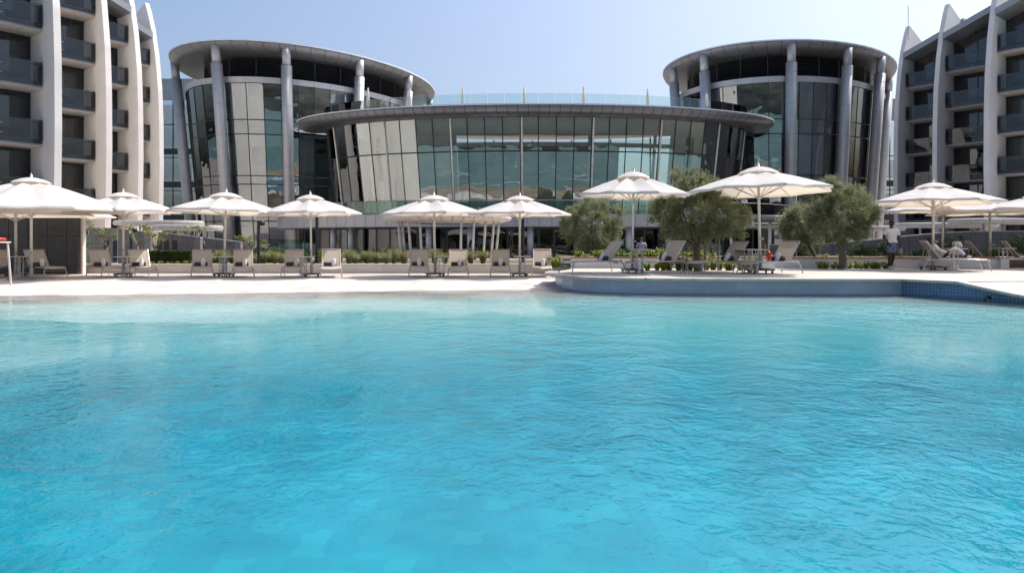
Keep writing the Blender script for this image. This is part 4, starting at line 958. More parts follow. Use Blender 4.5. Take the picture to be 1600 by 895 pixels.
# umbrellas
def make_umbrella(k, R0=2.1, ze=2.34, zt=2.95, sag=.10):
    """octagonal market parasol, unit size: radius 2.1, height 3.05"""
    rr = random.Random(k); root = thing('parasol', 'x', 'parasol')
    H = lambda u: ze+(zt-ze)*(1-u**1.22)
    nr, per = 10, 6; nt_ = 8*per
    def pt(u, a, dz=0):
        f = (a*8/(2*math.pi)) % 1; w = 1-abs(2*f-1)      # 0 on a rib, 1 between ribs
        rr_ = R0*u*(1-(1-math.cos(math.pi/8))*w*1.0-.085*w*u*u); z = H(u)-sag*w*math.sin(min(1, u)*math.pi)*1.0+.0*w
        z += .03*noise.noise(Vector((math.cos(a)*u*4, math.sin(a)*u*4, k)))*w
        return (rr_*math.cos(a), rr_*math.sin(a), z+dz)
    b = MB()
    for i in range(nr+1):
        u = .10+.90*i/nr
        for j in range(nt_): b.v.append(pt(u, 2*math.pi*j/nt_))
    for j in range(nt_): q = pt(1, 2*math.pi*j/nt_); b.v.append((q[0]*.997, q[1]*.997, q[2]-.05))
    for i in range(nr+1):
        for j in range(nt_): j2 = (j+1) % nt_; b.f.append((i*nt_+j, i*nt_+j2, (i+1)*nt_+j2, (i+1)*nt_+j))
    can = b.build('canopy', 'fabric_white', root, smooth=True)
    try:
        me = can.data; me.polygons.foreach_set('use_smooth', [True]*len(me.polygons))
        for e in me.edges:
            a_, c_ = e.vertices; 
            if a_ % nt_ % per == 0 and c_ % nt_ % per == 0 and abs(a_-c_) >= nt_-1: e.use_edge_sharp = True
    except Exception: pass
    b = MB(); nn = 32; prof = [(.0, .12), (.16, .108), (.32, .07), (.48, .0), (.60, -.065)]
    for r_, z_ in prof:
        for j in range(nn): a = 2*math.pi*j/nn; f = (a*8/(2*math.pi)) % 1; w = 1-abs(2*f-1); b.v.append((r_*math.cos(a)*(1-.05*w), r_*math.sin(a)*(1-.05*w), zt-.035+z_+.02*w*(r_ > .35)))
    for i in range(len(prof)-1):
        for j in range(nn): j2 = (j+1) % nn; b.f.append((i*nn+j, i*nn+j2, (i+1)*nn+j2, (i+1)*nn+j))
    b.build('vent_cap', 'fabric_white', can, smooth=True)
    b = MB(); b.lathe([(.0, .0), (.03, .01), (.035, .03), (.018, .06), (.0, .09)], 10, c=(0, 0, zt+.15)); b.build('finial', 'pole_white', root, smooth=True)
    b = MB(); b.tube([(0, 0, .1), (0, 0, zt+.16)], .042, 12); pole = b.build('pole', 'pole_white', root, smooth=True)
    b = MB(); b.lathe([(.045, 0), (.085, .01), (.085, .09), (.045, .1)], 14, c=(0, 0, ze-.22)); b.build('rib_hub', 'pole_white', pole, smooth=True)
    b = MB(); b.tube([(.0, -.05, .95), (.0, -.13, .95), (.07, -.13, .95)], .022, 8); b.build('crank', 'frame_grey', pole)
    for z in (.32, .48): b = MB(); b.tube([(.03, 0, z), (.09, 0, z)], .022, 8); b.build('clamp_knob', 'plastic_dark', pole)
    for j in range(8):
        a = 2*math.pi*j/8; b = MB(); b.tube([Vector(pt(u, a, -.025)) for u in (.06, .35, .6, .8, .985)], .016, 6); rib = b.build('rib', 'pole_white', root)
        q = pt(.52, a, -.04); b = MB(); b.tube([(.06*math.cos(a), .06*math.sin(a), ze-.17), q], .013, 6); b.build('strut', 'pole_white', rib)
    b = MB()
    b.box((0, 0, .10), (.64, .64, .045)); b.box((0, 0, .13), (.4, .4, .02)); bs = b.build('base', 'base_stone', root)
    b = MB(); b.tube([(0, 0, .1), (0, 0, .42)], .06, 12); b.build('base_tube', 'frame_grey', bs)
    for sx in (-1, 1):
        for sy in (-1, 1): b = MB(); b.tube([(sx*.26-.02, sy*.26, .042), (sx*.26+.02, sy*.26, .042)], .042, 10); b.build('castor', 'plastic_dark', bs)
    return root
U_ = [make_umbrella(1), make_umbrella(2), make_umbrella(3, 2.95, 2.42, 3.42, .10), make_umbrella(4, 2.15, 2.26, 2.84, .05)]; index_kids()
#  px, depth, base z, radius factor, height factor, rotation, label
um = [(49, 23.9, .07, 1.0, 1.0, 12, 'large front parasol on a grey plinth at the left, overlapping another'), (25, 26.4, DECK, 1.12, .93, 30, 'parasol behind the large left one, its pole before the dark wall'),
      (193, 25.8, DECK, .93, 1.02, 22, 'second parasol in the row, before the grey screen walls'), (350, 25.8, DECK, 1.0, 1.02, 8, 'third parasol in the row, before the left glass tower'),
      (487, 25.8, DECK, .88, .99, 12, 'fourth parasol in the row, before the tower column'), (680, 26.1, DECK, .96, .99, 18, 'fifth parasol in the row, before the round entrance canopy'),
      (812, 26.1, DECK, .92, .985, 4, 'sixth parasol in the row, nearest the raised terrace'), (988, 22.0, TERR, .86, 1.04, 14, 'seventh parasol, between two olive trees on the terrace'),
      (1188, 21.6, TERR, 1.04, 1.12, 0, 'eighth and highest parasol, its beige underside showing'), (1458, 24.6, TERR, 1.0, 1.04, 6, 'ninth parasol, right of the walking man'),
      (1472, 27.6, TERR, 1.0, .93, 20, 'parasol hidden behind the ninth one, only pole and edge showing'), (1548, 27.6, TERR, 1.05, .90, 10, 'low white parasol overlapping the right hotel wing base'),
      (1625, 26.0, TERR, 1.0, .92, 15, 'parasol cut off by the right edge of the view')]
for i, (px, d, z, kr, kh, rz, lb) in enumerate(um):
    o = place(U_[2 if i < 2 else (3 if i in (8, 9) else i % 2)], (X(px, d), d, z), rad(rz), 'off white octagonal '+lb, 'off white parasols round the pool', (kr, kr, kh))
    o.rotation_euler = (rad(R_.uniform(-1.3, 1.3)), rad(R_.uniform(-1.3, 1.3)), rad(rz))
b = MB(); b.box((0, 0, .05), (.98, .98, .1)); b.box((0, 0, .02), (.8, .8, .05)); o = b.build('parasol_plinth', 'stone_cap'); o.location = (X(49, 23.9), 23.9, .06)
tag(o, 'grey slab plinth on castors under the large left parasol', 'plinth')

# lifeguard chair at the left edge
lc = thing('lifeguard_chair', 'white high chair with a red seat cushion cut off by the left edge', 'lifeguard chair', (X(-14, 20.6), 20.6, .05))
for sx in (-1, 1):
    for sy in (-1, 1): b = MB(); b.tube([(sx*.36, sy*.32, 0), (sx*.30, sy*.26, 1.32)], .03, 8); b.build('leg', 'pole_white', lc)
for z in (.35, .7, 1.05):
    b = MB(); b.tube([(-.33, -.29, z), (.33, -.29, z)], .02, 7); b.build('rung', 'pole_white', lc)
b = MB(); b.box((0, 0, 1.33), (.72, .64, .04)); b.build('seat', 'pole_white', lc)
b = MB(); b.lathe([(0, 0), (.30, .01), (.33, .05), (.30, .10), (0, .12)], 20, c=(.06, 0, 1.36)); b.build('cushion', 'red_paint', lc, smooth=True)
hy = thing('fire_hydrant', 'small bright red hydrant on the planting behind the eighth parasol', 'hydrant', (X(1201.5, 25.2), 25.2, .70))
b = MB(); b.lathe([(.09, 0), (.09, .04), (.06, .06), (.06, .22), (.085, .25), (.085, .28), (.05, .34), (0, .37)], 14); b.build('body', 'red_paint', hy, smooth=True)
b = MB(); b.tube([(-.12, 0, .19), (.12, 0, .19)], .035, 10); b.build('outlet', 'red_paint', hy)
b = MB(); b.box((0, 0, -.14), (.3, .3, .28)); b.build('foot', 'planter_pale', hy)
gc = thing('garden_chair', 'green rounded chair back showing behind the first terrace lounger', 'chair', (X(977, 31), 31, .12), rad(15))
b = MB(); A_ = [(.27*math.cos(w), .27*math.sin(w), .5) for w in [rad(-10+20*i) for i in range(11)]]; B_ = [(.22*math.cos(w), .22*math.sin(w), 1.0) for w in [rad(-10+20*i) for i in range(11)]]
b.strip(A_, B_); b.build('backrest', 'green_fabric', gc, smooth=True)
b = MB(); b.lathe([(0, .48), (.26, .48), (.27, .53), (0, .54)], 14); b.build('seat', 'green_fabric', gc)
for sx in (-1, 1):
    for sy in (-1, 1): b = MB(); b.tube([(sx*.17, sy*.17, .5), (sx*.22, sy*.22, 0)], .02, 6); b.build('leg', 'green_fabric', gc)

# ================================================================ TREES AND PLANTS
def leaf_quad(b, p, d, n_, l, w):
    d = d.normalized(); s = d.cross(n_); s = s.normalized() if s.length > 1e-5 else Vector((1, 0, 0)); q = len(b.v)
    b.v += [tuple(p), tuple(p+d*l*.5+s*w*.5), tuple(p+d*l), tuple(p+d*l*.5-s*w*.5)]; b.f.append((q, q+1, q+2, q+3))
def rv(r): return Vector((r.gauss(0, 1), r.gauss(0, 1), r.gauss(0, 1))).normalized()
def olive(px, base_d, zb, cpx, cpy, rx, rz, seed, label, nleaf=15000, trunk=.11, forks=3, lumps=()):
    r = random.Random(seed); base = Vector((X(px, base_d), base_d, zb)); C_ = Vector((X(cpx, base_d), base_d, Z(cpy, base_d)))
    root = thing('olive_tree', label, 'tree', base, group='olive trees')
    tips = []; top = C_-base; fork = Vector((top.x*.35+r.uniform(-.05, .05), r.uniform(-.05, .05), max(.35, top.z-rz*1.02)))
    b = MB(); b.tube(curve([(0, 0, -.1), (r.uniform(-.06, .06), 0, fork.z*.45), fork]), [trunk*1.35]+[trunk*1.1]*5+[trunk*.9]*4+[trunk*.8], 9)
    nb = forks+4
    for i in range(nb):
        a = 2*math.pi*i/nb+r.uniform(-.4, .4); e = top+Vector((math.cos(a)*rx*.62, math.sin(a)*rx*.6, r.uniform(-.35, .6)*rz)); m_ = fork.lerp(e, .5)+Vector((r.uniform(-.12, .12), r.uniform(-.12, .12), -.06))
        b.tube(curve([fork, m_, e], 4), [trunk*.6, trunk*.55, trunk*.45, trunk*.4, trunk*.35, trunk*.28, trunk*.22, trunk*.15, trunk*.1], 6)
        for k in range(5):
            e2 = m_.lerp(e, r.uniform(.2, 1))+rv(r)*rx*.35; b.tube([m_.lerp(e, .5), e2], [trunk*.15, trunk*.04], 4, False)
    b.build('trunk', 'bark', root, smooth=True)
    cl = []
    for i in range(190):
        v = rv(r); u = r.uniform(.2, 1)**.5; k = 1+.24*noise.noise(v*1.8+Vector((seed, 0, 0)))
        cl.append((top+Vector((v.x*rx*u*k, v.y*rx*u*k, v.z*rz*u*k)), r.uniform(.10, .24)))
    for (lx, lz, lr) in lumps:
        for i in range(28): v = rv(r); cl.append((top+Vector((lx+v.x*lr, v.y*lr, lz+v.z*lr)), r.uniform(.10, .2)))
    b = MB(); per = nleaf//len(cl)
    for c, s in cl:
        out = (c-top); out = Vector((out.x/rx, out.y/rx, out.z/rz)); out = out.normalized() if out.length > 1e-3 else Vector((0, 0, 1))
        for k in range(per//9+1):          # twigs: leaves paired along a short shoot
            p = c+rv(r)*s*r.uniform(.2, 1); d = (out*1.0+rv(r)*.75+Vector((0, 0, .25))).normalized(); L0 = r.uniform(.14, .32)
            for q in range(9):
                t = q/9; s_ = rv(r); leaf_quad(b, p+d*L0*t, d*.7+s_*.8, s_.cross(d)+rv(r)*.3, r.uniform(.07, .11), .024)
    b.build('crown', 'olive_leaf', root); return root
olive(936, 29.0, .45, 924, 352, 1.36, .98, 3, 'smaller olive tree behind the first terrace lounger, forked trunk', 34000, .10)
olive(1091, 23.4, TERR, 1090, 336, 1.30, 1.0, 8, 'large dense olive tree between the seventh and eighth parasols', 52000, .13, lumps=((-.4, 1.0, .42), (.2, .75, .4), (-.95, .1, .4), (1.2, -.2, .4)))
olive(1316, 25.5, TERR, 1308, 334, 1.18, 1.02, 14, 'round olive tree with a single pale trunk left of the walking man', 46000, .12, lumps=((-.2, .7, .4),))
olive(1272, 29.5, .5, 1254, 352, .84, .84, 21, 'small olive tree half hidden behind the round olive', 20000, .08)
for sx, dx in ((-1, -.55), (1, .3), (1, .75)):
    b = MB(); b.tube([(0, 0, 0), (.04, 0, 1.25)], .035, 8); o = b.build('tree_stake', 'bark_pale'); o.location = (X(1091, 23.4)+dx, 23.5+.2*sx, TERR)
    tag(o, 'pale wooden stake '+('left of the trunk of the large olive' if dx < 0 else ('right of the trunk of the large olive' if dx < .5 else 'farthest right stake beside the large olive')), 'stake', 'stakes beside the large olive')
def plumeria(px, d, zb, h, sp, seed, label, n_=7):
    r = random.Random(seed); root = thing('plumeria', label, 'tree', (X(px, d), d, zb), group='plumerias in the planting')
    b = MB(); f = MB(); mid = Vector((r.uniform(-.05, .05), 0, h*.45)); b.tube([(0, 0, -.1), mid], [.045, .035], 7)
    for i in range(n_):
        a = 2*math.pi*i/n_+r.uniform(-.4, .4); e = Vector((math.cos(a)*sp*r.uniform(.5, 1), math.sin(a)*sp*.8, h*r.uniform(.72, 1))); b.tube([mid, mid.lerp(e, .55)+Vector((0, 0, -.05)), e], [.028, .02, .014], 6)
        for k in range(16):
            w = r.uniform(0, 6.28); d_ = Vector((math.cos(w), math.sin(w), r.uniform(-.25, .9))); leaf_quad(f, e, d_, Vector((0, 0, 1))+rv(r)*.5, r.uniform(.18, .30), .07)
    b.build('trunk', 'bark_pale', root, smooth=True); f.build('crown', 'plumeria_leaf', root)
plumeria(137, 31, .45, 1.65, .75, 1, 'yellowing plumeria with a green stake beside the dark stone wall', 6)
plumeria(166, 31.5, .45, 1.6, .55, 2, 'leaning yellow green plumeria just left of the second parasol pole', 5)
plumeria(216, 34, .45, 1.75, .7, 3, 'plumeria rising over the second screen wall', 8)
plumeria(243, 33.5, .45, 1.35, .5, 4, 'plumeria growing in the gap between screen walls', 8)
plumeria(298, 36, .5, 1.75, .85, 5, 'plumeria behind the third screen wall, below the white canopy ends', 8)
plumeria(391, 32, .45, 1.15, .65, 6, 'pale leaved plumeria at the end of the screen walls', 10)
b = MB(); b.tube([(0, 0, 0), (0, 0, 1.35)], .025, 6); o = b.build('tree_stake', 'green_fabric'); o.location = (X(139, 30.9), 30.9, .42); tag(o, 'green stake supporting the plumeria by the dark wall', 'stake')
def bush(name, px, d, zb, rx, ry, h, m, n_, l, w, seed, label, cat, group=None, up=.3):
    r = random.Random(seed); root = thing(name, label, cat, (X(px, d), d, zb), group=group); b = MB()
    for i in range(n_):
        v = rv(r); v.z = abs(v.z); u = r.uniform(.5, 1); k = 1+.25*noise.noise(v*2+Vector((seed, 1, 1))); p = Vector((v.x*rx*u*k, v.y*ry*u*k, v.z*h*u*k*.9)); leaf_quad(b, p, v+rv(r)*.9+Vector((0, 0, up)), rv(r), l*r.uniform(.7, 1.2), w)
    b.build('foliage', m, root)
    b = MB()
    for i in range(5): v = rv(r); b.tube([(0, 0, -.05), (v.x*rx*.5, v.y*ry*.5, h*.55)], [.02, .008], 5, False)
    b.build('stem', 'bark', root); return root
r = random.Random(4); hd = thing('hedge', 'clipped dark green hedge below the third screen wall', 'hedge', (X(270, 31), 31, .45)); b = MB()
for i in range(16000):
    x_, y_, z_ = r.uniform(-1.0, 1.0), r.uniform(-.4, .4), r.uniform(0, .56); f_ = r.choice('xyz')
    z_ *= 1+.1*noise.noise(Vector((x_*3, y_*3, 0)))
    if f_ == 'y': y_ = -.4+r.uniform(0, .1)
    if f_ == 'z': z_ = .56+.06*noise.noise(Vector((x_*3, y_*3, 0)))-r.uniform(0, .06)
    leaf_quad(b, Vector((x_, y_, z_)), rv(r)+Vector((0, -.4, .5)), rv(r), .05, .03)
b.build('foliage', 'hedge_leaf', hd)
# grass clumps and leafy plants: shared meshes
def tuft(seed, n_, h, sp, w, droop):
    r = random.Random(seed); b = MB()
    for i in range(n_):
        a = r.uniform(0, 6.28); l = h*r.uniform(.6, 1.1); q = Vector((math.cos(a), math.sin(a), 0)); p0 = q*r.uniform(0, .08); o = r.uniform(.15, 1)*sp; s = Vector((-q.y, q.x, 0))*w/2
        pts = [p0, p0+q*o*.35+Vector((0, 0, l*.6)), p0+q*o*.8+Vector((0, 0, l*(1-droop*.3))), p0+q*o*1.15+Vector((0, 0, l*(1-droop)))]; k = len(b.v)
        for j, p in enumerate(pts): ww = (1, .9, .6, .05)[j]; b.v += [tuple(p-s*ww), tuple(p+s*ww)]
        for j in range(3): b.f.append((k+2*j, k+2*j+1, k+2*j+3, k+2*j+2))
    return b
gt = [tuft(s, 420, .62, .36, .010, .35).mesh('grass_clump', 'grass_leaf') for s in (1, 2, 3)]
lt = [tuft(s, 46, .42, .30, .055, .30).mesh('leafy_plant', 'bright_leaf') for s in (4, 5, 6)]
def plant(mesh, name, px, d, z, s, label, cat, group, rz):
    o = link_mesh(name, mesh, None, (X(px, d), d, z), rz, (s, s, s*R_.uniform(.85, 1.1))); tag(o, label, cat, group)
ORD = 'first second third fourth fifth sixth seventh eighth ninth tenth eleventh twelfth thirteenth fourteenth fifteenth sixteenth seventeenth eighteenth nineteenth twentieth twenty-first twenty-second twenty-third twenty-fourth'.split()
GG = 'straw coloured grass clumps in the left planting'
spots = [(p, 30+R_.uniform(0, 2.6)) for p in list(range(312, 398, 17))+list(range(412, 452, 15))+list(range(528, 760, 15))]
cnt_ = {}
for i, (p, d) in enumerate(spots):
    near = 'near the third parasol' if p < 400 else ('near the fourth parasol' if p < 500 else ('between the fourth and fifth parasols' if p < 650 else 'behind the fifth parasol'))
    plant(gt[i % 3], 'grass_clump', p+R_.uniform(-3, 3), d, .42, R_.uniform(.85, 1.15), (cnt_.update({near: cnt_.get(near, -1)+1}) or ORD[cnt_[near]])+' from the left of the straw grass clumps '+near, 'ornamental grass', GG+' '+near, R_.uniform(0, 6))
GP = 'yellow green strap leaved plants'
for grp, lst, z in (('along the brown coping', [(p, 26.9+R_.uniform(0, .6)) for p in list(range(864, 892, 7))+list(range(905, 1120, 12))], .70), ('below the large olive', [(p, 24.2+R_.uniform(-.4, .4)) for p in range(1014, 1185, 11)], TERR),
                    ('below the round olive', [(p, 25.75+R_.uniform(-.2, .1)) for p in range(1284, 1396, 9)], TERR-.04), ('right of the eighth parasol', [(p, 26.9+R_.uniform(0, .6)) for p in range(1225, 1420, 13)], .60)):
    for i, (p, d) in enumerate(lst):
        plant(lt[i % 3], 'leafy_plant', p+R_.uniform(-3, 3), d, z if p > 900 else .42, R_.uniform(.7, 1.15)*(.75 if 'round' in grp or 'right of' in grp else 1), ORD[i]+' from the left of the yellow green plants '+grp, 'plant', GP+' '+grp, R_.uniform(0, 6))
for i, p in enumerate(range(238, 305, 13)): plant(lt[i % 3], 'leafy_plant', p, 30.2, .38, .5, ORD[i]+' from the left of the low yellow green plants before the hedge', 'plant', 'low plants before the hedge', i)
bl = [('deep green shrub behind the fourth lounger row, by the tower column', 432, 34, .8), ('deep green shrub left of the fourth parasol lamp', 470, 34, .6), ('bright green shrub at the glass screen end', 508, 34, .7), ('dark shrub between grass clumps at the pavilion', 585, 34, .7), ('dark shrub below the pavilion ground floor glass', 612, 34.5, .8), ('leafy shrub left of the entrance canopy posts', 560, 34, .6), ('shrub behind the third parasol table', 405, 34, .8), ('shrub right of the clipped hedge', 330, 33, .5)]
for i, (lb, px, d, h) in enumerate(bl): bush('shrub', px, d, .4, .55, .5, h, 'hedge_leaf' if i != 2 else 'bright_leaf', 1500, .10, .04, 40+i, lb, 'shrub', 'green shrubs in the planting')
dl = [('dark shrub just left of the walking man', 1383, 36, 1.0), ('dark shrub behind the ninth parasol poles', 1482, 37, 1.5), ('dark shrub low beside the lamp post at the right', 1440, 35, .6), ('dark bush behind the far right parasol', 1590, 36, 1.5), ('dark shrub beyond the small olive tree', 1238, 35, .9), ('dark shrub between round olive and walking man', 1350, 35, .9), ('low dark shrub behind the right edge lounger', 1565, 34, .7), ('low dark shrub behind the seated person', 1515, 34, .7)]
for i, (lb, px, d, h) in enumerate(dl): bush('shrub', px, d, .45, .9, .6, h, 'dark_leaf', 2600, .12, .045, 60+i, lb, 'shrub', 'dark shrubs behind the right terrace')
# ================================================================ PEOPLE
def skin(name, verts, edges, m, parent, sub=2):
    me = bpy.data.meshes.new(name); me.from_pydata([v[0] for v in verts], edges, []); o = bpy.data.objects.new(name, me); col.objects.link(o)
    md = o.modifiers.new('s', 'SKIN'); md.use_smooth_shade = True
    lay = me.skin_vertices[0].data
    for i, v in enumerate(verts):
        r_ = v[1]; r_ = tuple(q*1.22 for q in r_) if isinstance(r_, tuple) else r_*1.18; lay[i].radius = r_ if isinstance(r_, tuple) else (r_, r_); lay[i].use_root = (i == 0)
    s = o.modifiers.new('u', 'SUBSURF'); s.levels = s.render_levels = sub
    bpy.context.view_layer.update(); dg = bpy.context.evaluated_depsgraph_get(); nme = bpy.data.meshes.new_from_object(o.evaluated_get(dg)); o.modifiers.clear(); o.data = nme; nme.name = name
    nme.materials.clear(); nme.materials.append(M[m]); nme.polygons.foreach_set('use_smooth', [True]*len(nme.polygons)); o.parent = parent; return o
def hand(V, E, wi, w, d, side):
    """palm, four bent fingers and a thumb from wrist index wi at w, pointing along d"""
    d = Vector(d).normalized(); s = d.cross(Vector((0, 1, 0))); s = s.normalized() if s.length > .1 else Vector((1, 0, 0)); f = s.cross(d)
    w = Vector(w); V.append((tuple(w+d*.06), (.032, .018))); pi_ = len(V)-1; E.append((wi, pi_))
    for k, (o, l) in enumerate(((-.028, .065), (-.009, .078), (.010, .072), (.028, .055))):
        a = w+d*.10+s*o; V.append((tuple(a), .0095)); E.append((pi_, len(V)-1)); V.append((tuple(a+d*l*.55+f*.012*side), .0085)); E.append((len(V)-2, len(V)-1)); V.append((tuple(a+d*l*.85+f*.035*side), .007)); E.append((len(V)-2, len(V)-1))
    a = w+d*.045+s*.04*side; V.append((tuple(a), .011)); E.append((pi_, len(V)-1)); V.append((tuple(a+d*.04+s*.018*side), .009)); E.append((len(V)-2, len(V)-1))
def person(label, loc, rz, J, skinm, top, bottom, shoes, hairm='hair', scale=1, longlegs=False, longsleeve=False, cat='person'):
    root = thing('person', label, cat, loc, rz); root.scale = (scale,)*3
    V = [(J['pelvis'], (.115, .09)), (J['waist'], (.105, .08)), (J['chest'], (.12, .085)), (J['neck'], .05), (tuple(Vector(J['neck']).lerp(Vector(J['head']), .45)), .052), (J['head'], (.075, .09)), (tuple(Vector(J['head'])+(Vector(J['head'])-Vector(J['neck'])).normalized()*.085), .05)]
    E = [(0, 1), (1, 2), (2, 3), (3, 4), (4, 5), (5, 6)]; lab = {}
    for s in 'lr':
        sh, el, wr = J['sh_'+s], J['el_'+s], J['wr_'+s]; b0 = len(V); V += [(sh, .058), (el, .042), (tuple(Vector(el).lerp(Vector(wr), .4)), .038), (wr, .025)]; E += [(2, b0), (b0, b0+1), (b0+1, b0+2), (b0+2, b0+3)]
        hand(V, E, b0+3, wr, Vector(wr)-Vector(el), 1 if s == 'l' else -1); lab['s'+s] = (sh, el, wr)
    for s in 'lr':
        hp, kn, an, to = J['hp_'+s], J['kn_'+s], J['an_'+s], J['to_'+s]; b0 = len(V); V += [(hp, .088), (kn, .056), (tuple(Vector(kn).lerp(Vector(an), .35)), .056), (an, .035), (to, .035)]; E += [(0, b0), (b0, b0+1), (b0+1, b0+2), (b0+2, b0+3), (b0+3, b0+4)]
    body = skin('body', V, E, skinm, root)
    # face: nose, brow, mouth and ears added to the same mesh of the head
    h = Vector(J['head']); fd = Vector(J.get('face', (0, -1, 0))).normalized(); sd_ = fd.cross(Vector((0, 0, 1))).normalized()
    b = MB(); b.tube([h+fd*.075+Vector((0, 0, .02)), h+fd*.10-Vector((0, 0, .012)), h+fd*.085-Vector((0, 0, .02))], [.008, .014, .008], 6)
    for k in (-1, 1):
        b.tube([h+sd_*.078*k+fd*.0+Vector((0, 0, .02)), h+sd_*.088*k-Vector((0, 0, .025))], [.016, .010], 6)
    import bmesh
    bm = bmesh.new(); bm.from_mesh(body.data); q = b.mesh('t', None); bm.from_mesh(q); bm.to_mesh(body.data); bm.free()
    b = MB()
    for k in (-1, 1): b.lathe([(.0, -.008), (.009, -.004), (.009, .004), (0, .008)], 8, c=tuple(h+fd*.078+sd_*.030*k+Vector((0, 0, .018))))
    b.build('eyes', 'hair', root); b = MB(); b.tube([h+fd*.079+sd_*.022-Vector((0, 0, .045)), h+fd*.082-Vector((0, 0, .047)), h+fd*.079-sd_*.022-Vector((0, 0, .045))], .006, 5); b.build('mouth', 'shirt_blue' if False else 'red_paint' if False else 'hair', root)
    b = MB(); prof = [(.02, .118), (.062, .098), (.088, .058), (.094, .02)]
    nn = 16
    for r_, z_ in prof:
        for j in range(nn): a = 2*math.pi*j/nn; b.v.append(tuple(h-fd*.012+sd_*r_*.95*math.cos(a)+fd*r_*1.08*math.sin(a)+Vector((0, 0, z_+(.03 if math.sin(a) > .3 and r_ > .08 else (-.03 if math.sin(a) < 0 and r_ > .08 else 0))))))
    for i in range(len(prof)-1):
        for j in range(nn): j2 = (j+1) % nn; b.f.append((i*nn+j, i*nn+j2, (i+1)*nn+j2, (i+1)*nn+j))
    b.f.append(tuple(range(nn))); b.build('hair', hairm, root, smooth=True)
    # shirt
    ch, nk = Vector(J['chest']), Vector(J['neck']); pv_ = Vector(J['pelvis']); V = [(J['waist'], (.145, .11)), (tuple(ch), (.175, .13)), (tuple(ch.lerp(nk, .55)), (.11, .085)), (tuple(pv_.lerp(Vector(J['waist']), .15)), (.155, .12))]; E = [(0, 1), (1, 2), (0, 3)]
    for s in 'lr':
        sh, el, wr = map(Vector, lab['s'+s]); b0 = len(V); V += [(tuple(sh), .073), (tuple(sh.lerp(el, .72 if not longsleeve else 1)), .066)]; E += [(1, b0), (b0, b0+1)]
        if longsleeve: V.append((tuple(el.lerp(wr, .92)), .045)); E.append((b0+1, b0+2))
    skin('shirt', V, E, top, root)
    V = [(tuple(Vector(J['pelvis'])+(Vector(J['waist'])-Vector(J['pelvis']))*.3), (.118, .092)), (J['pelvis'], (.125, .10))]; E = [(0, 1)]
    for s in 'lr':
        hp, kn, an = Vector(J['hp_'+s]), Vector(J['kn_'+s]), Vector(J['an_'+s]); b0 = len(V); V += [(tuple(hp.lerp(kn, .25)), .088), (tuple(hp.lerp(kn, .88)), .082)]; E += [(1, b0), (b0, b0+1)]
        if longlegs: V += [(tuple(kn.lerp(an, .2)), .075), (tuple(kn.lerp(an, .9)), .058)]; E += [(b0+1, b0+2), (b0+2, b0+3)]
    skin('trousers' if longlegs else 'shorts', V, E, bottom, root)
    for s in 'lr':
        an, to = Vector(J['an_'+s]), Vector(J['to_'+s]); V = [(tuple(an+Vector((0, 0, -.03))), .045), (tuple(an.lerp(to, .5)), (.045, .04)), (tuple(to+(to-an)*.25), (.042, .03))]; skin('shoe', V, [(0, 1), (1, 2)], shoes, root, 1)
    return root
def stand(**k):
    J = dict(pelvis=(0, 0, .95), waist=(0, 0, 1.10), chest=(0, .01, 1.32), neck=(0, 0, 1.49), head=(0, -.03, 1.64), sh_l=(-.195, 0, 1.39), el_l=(-.27, .02, 1.12), wr_l=(-.26, -.06, .88), sh_r=(.195, 0, 1.39), el_r=(.27, .03, 1.12), wr_r=(.27, -.03, .87),
             hp_l=(-.09, 0, .90), kn_l=(-.10, -.03, .50), an_l=(-.10, .02, .08), to_l=(-.11, -.13, .035), hp_r=(.09, 0, .90), kn_r=(.10, -.03, .50), an_r=(.10, .02, .08), to_r=(.11, -.13, .035)); J.update(k); return J
J = stand(wr_l=(-.17, -.20, .93), el_l=(-.26, .0, 1.13), kn_l=(-.09, -.10, .50), an_l=(-.08, -.02, .09), to_l=(-.10, -.17, .035), kn_r=(.08, .02, .50), an_r=(.06, .20, .11), to_r=(.07, .08, .04), wr_r=(.28, -.02, .88), face=(.35, -1, 0))
man = person('walking man in white polo shirt and grey blue shorts carrying a small bag', (X(1393, 25.3), 25.3, TERR), rad(-8), J, 'skin_dark', 'shirt_white', 'shorts_blue', 'shoe_white')
b = MB(); b.box((0, 0, -.10), (.09, .16, .20)); b.tube([(0, -.05, 0), (0, -.04, .07), (0, .04, .07), (0, .05, 0)], .008, 5); o = b.build('hand_bag', 'frame_grey'); o.location = (X(1393, 25.3)+.285, 25.26, TERR+.76); tag(o, 'small grey bag held in the hand of the walking man', 'bag')
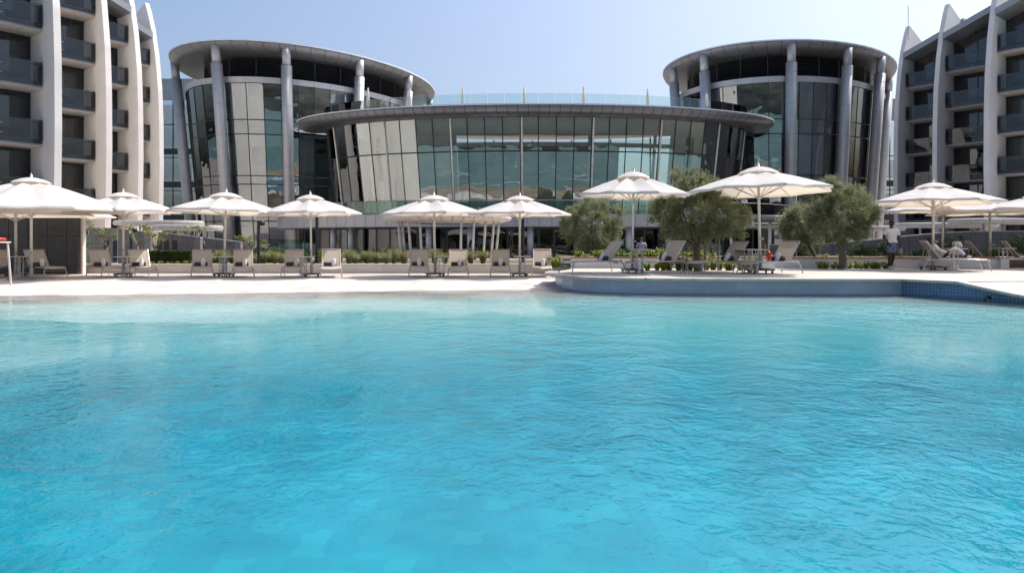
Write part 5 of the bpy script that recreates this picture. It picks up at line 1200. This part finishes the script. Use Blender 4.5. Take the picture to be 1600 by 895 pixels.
# lying on the lounger behind
J = dict(pelvis=(0, .10, .50), waist=(0, .22, .58), chest=(0, .36, .76), neck=(0, .46, .92), head=(0, .50, 1.06), sh_l=(-.18, .40, .83), el_l=(-.27, .20, .62), wr_l=(-.20, -.02, .62), sh_r=(.18, .40, .83), el_r=(.27, .20, .62), wr_r=(.20, -.02, .60),
         hp_l=(-.09, .06, .50), kn_l=(-.10, -.32, .76), an_l=(-.10, -.62, .46), to_l=(-.10, -.76, .43), hp_r=(.09, .06, .50), kn_r=(.11, -.30, .66), an_r=(.11, -.68, .46), to_r=(.11, -.80, .46), face=(0, -1, -.2))
person('person in white clothes lying on a lounger with knees raised', loc_p, rad(70), J, 'skin_dark', 'shirt_white', 'towel', 'shirt_white', longlegs=True, longsleeve=True)
J = dict(pelvis=(0, 0, .50), waist=(0, -.04, .64), chest=(0, -.12, .86), neck=(0, -.22, 1.0), head=(0, -.30, 1.10), sh_l=(-.18, -.14, .93), el_l=(-.22, -.24, .68), wr_l=(-.14, -.42, .60), sh_r=(.18, -.14, .93), el_r=(.22, -.24, .68), wr_r=(.14, -.42, .60),
         hp_l=(-.09, -.02, .48), kn_l=(-.11, -.44, .50), an_l=(-.11, -.42, .09), to_l=(-.11, -.56, .035), hp_r=(.09, -.02, .48), kn_r=(.11, -.44, .50), an_r=(.11, -.42, .09), to_r=(.11, -.56, .035), face=(0, -1, -.35))
person('seated person in white top and teal trousers bending forward behind a table', (X(1484, 27.2), 27.0, TERR), rad(78), J, 'skin_dark', 'shirt_white', 'cloth_teal', 'shoe_white', longlegs=True)
st = thing('stool', 'low pale stool under the seated person in white', 'stool', (X(1484, 27.2), 27.0, TERR), rad(78))
b = MB(); b.lathe([(0, .36), (.2, .36), (.2, .40), (0, .40)], 16); b.build('seat', 'pole_white', st)
for sx in (-1, 1):
    for sy in (-1, 1): b = MB(); b.tube([(sx*.13, sy*.13, .38), (sx*.16, sy*.16, 0)], .016, 6); b.build('leg', 'frame_pale', st)
person('person in pale blue shirt and jeans with back turned, behind the seventh parasol pole', (X(999, 33), 32.5, -.06+.18), rad(186), stand(), 'skin_mid', 'shirt_blue', 'cloth_teal', 'cloth_dark', scale=.86, longlegs=True)
person('person in dark clothes standing at the doors under the entrance canopy', (X(740, 47), 47, DECK), rad(20), stand(), 'skin_mid', 'cloth_dark', 'cloth_dark', 'cloth_dark', longlegs=True, longsleeve=True)
q = BE.find(1163, .965)
if q is not None:
    q = BE.p(q, .965, 3.8); person('person in white shirt standing on the pavilion balcony above the round canopy', q, rad(-20), stand(), 'skin_mid', 'shirt_white', 'cloth_dark', 'cloth_dark', longlegs=True)
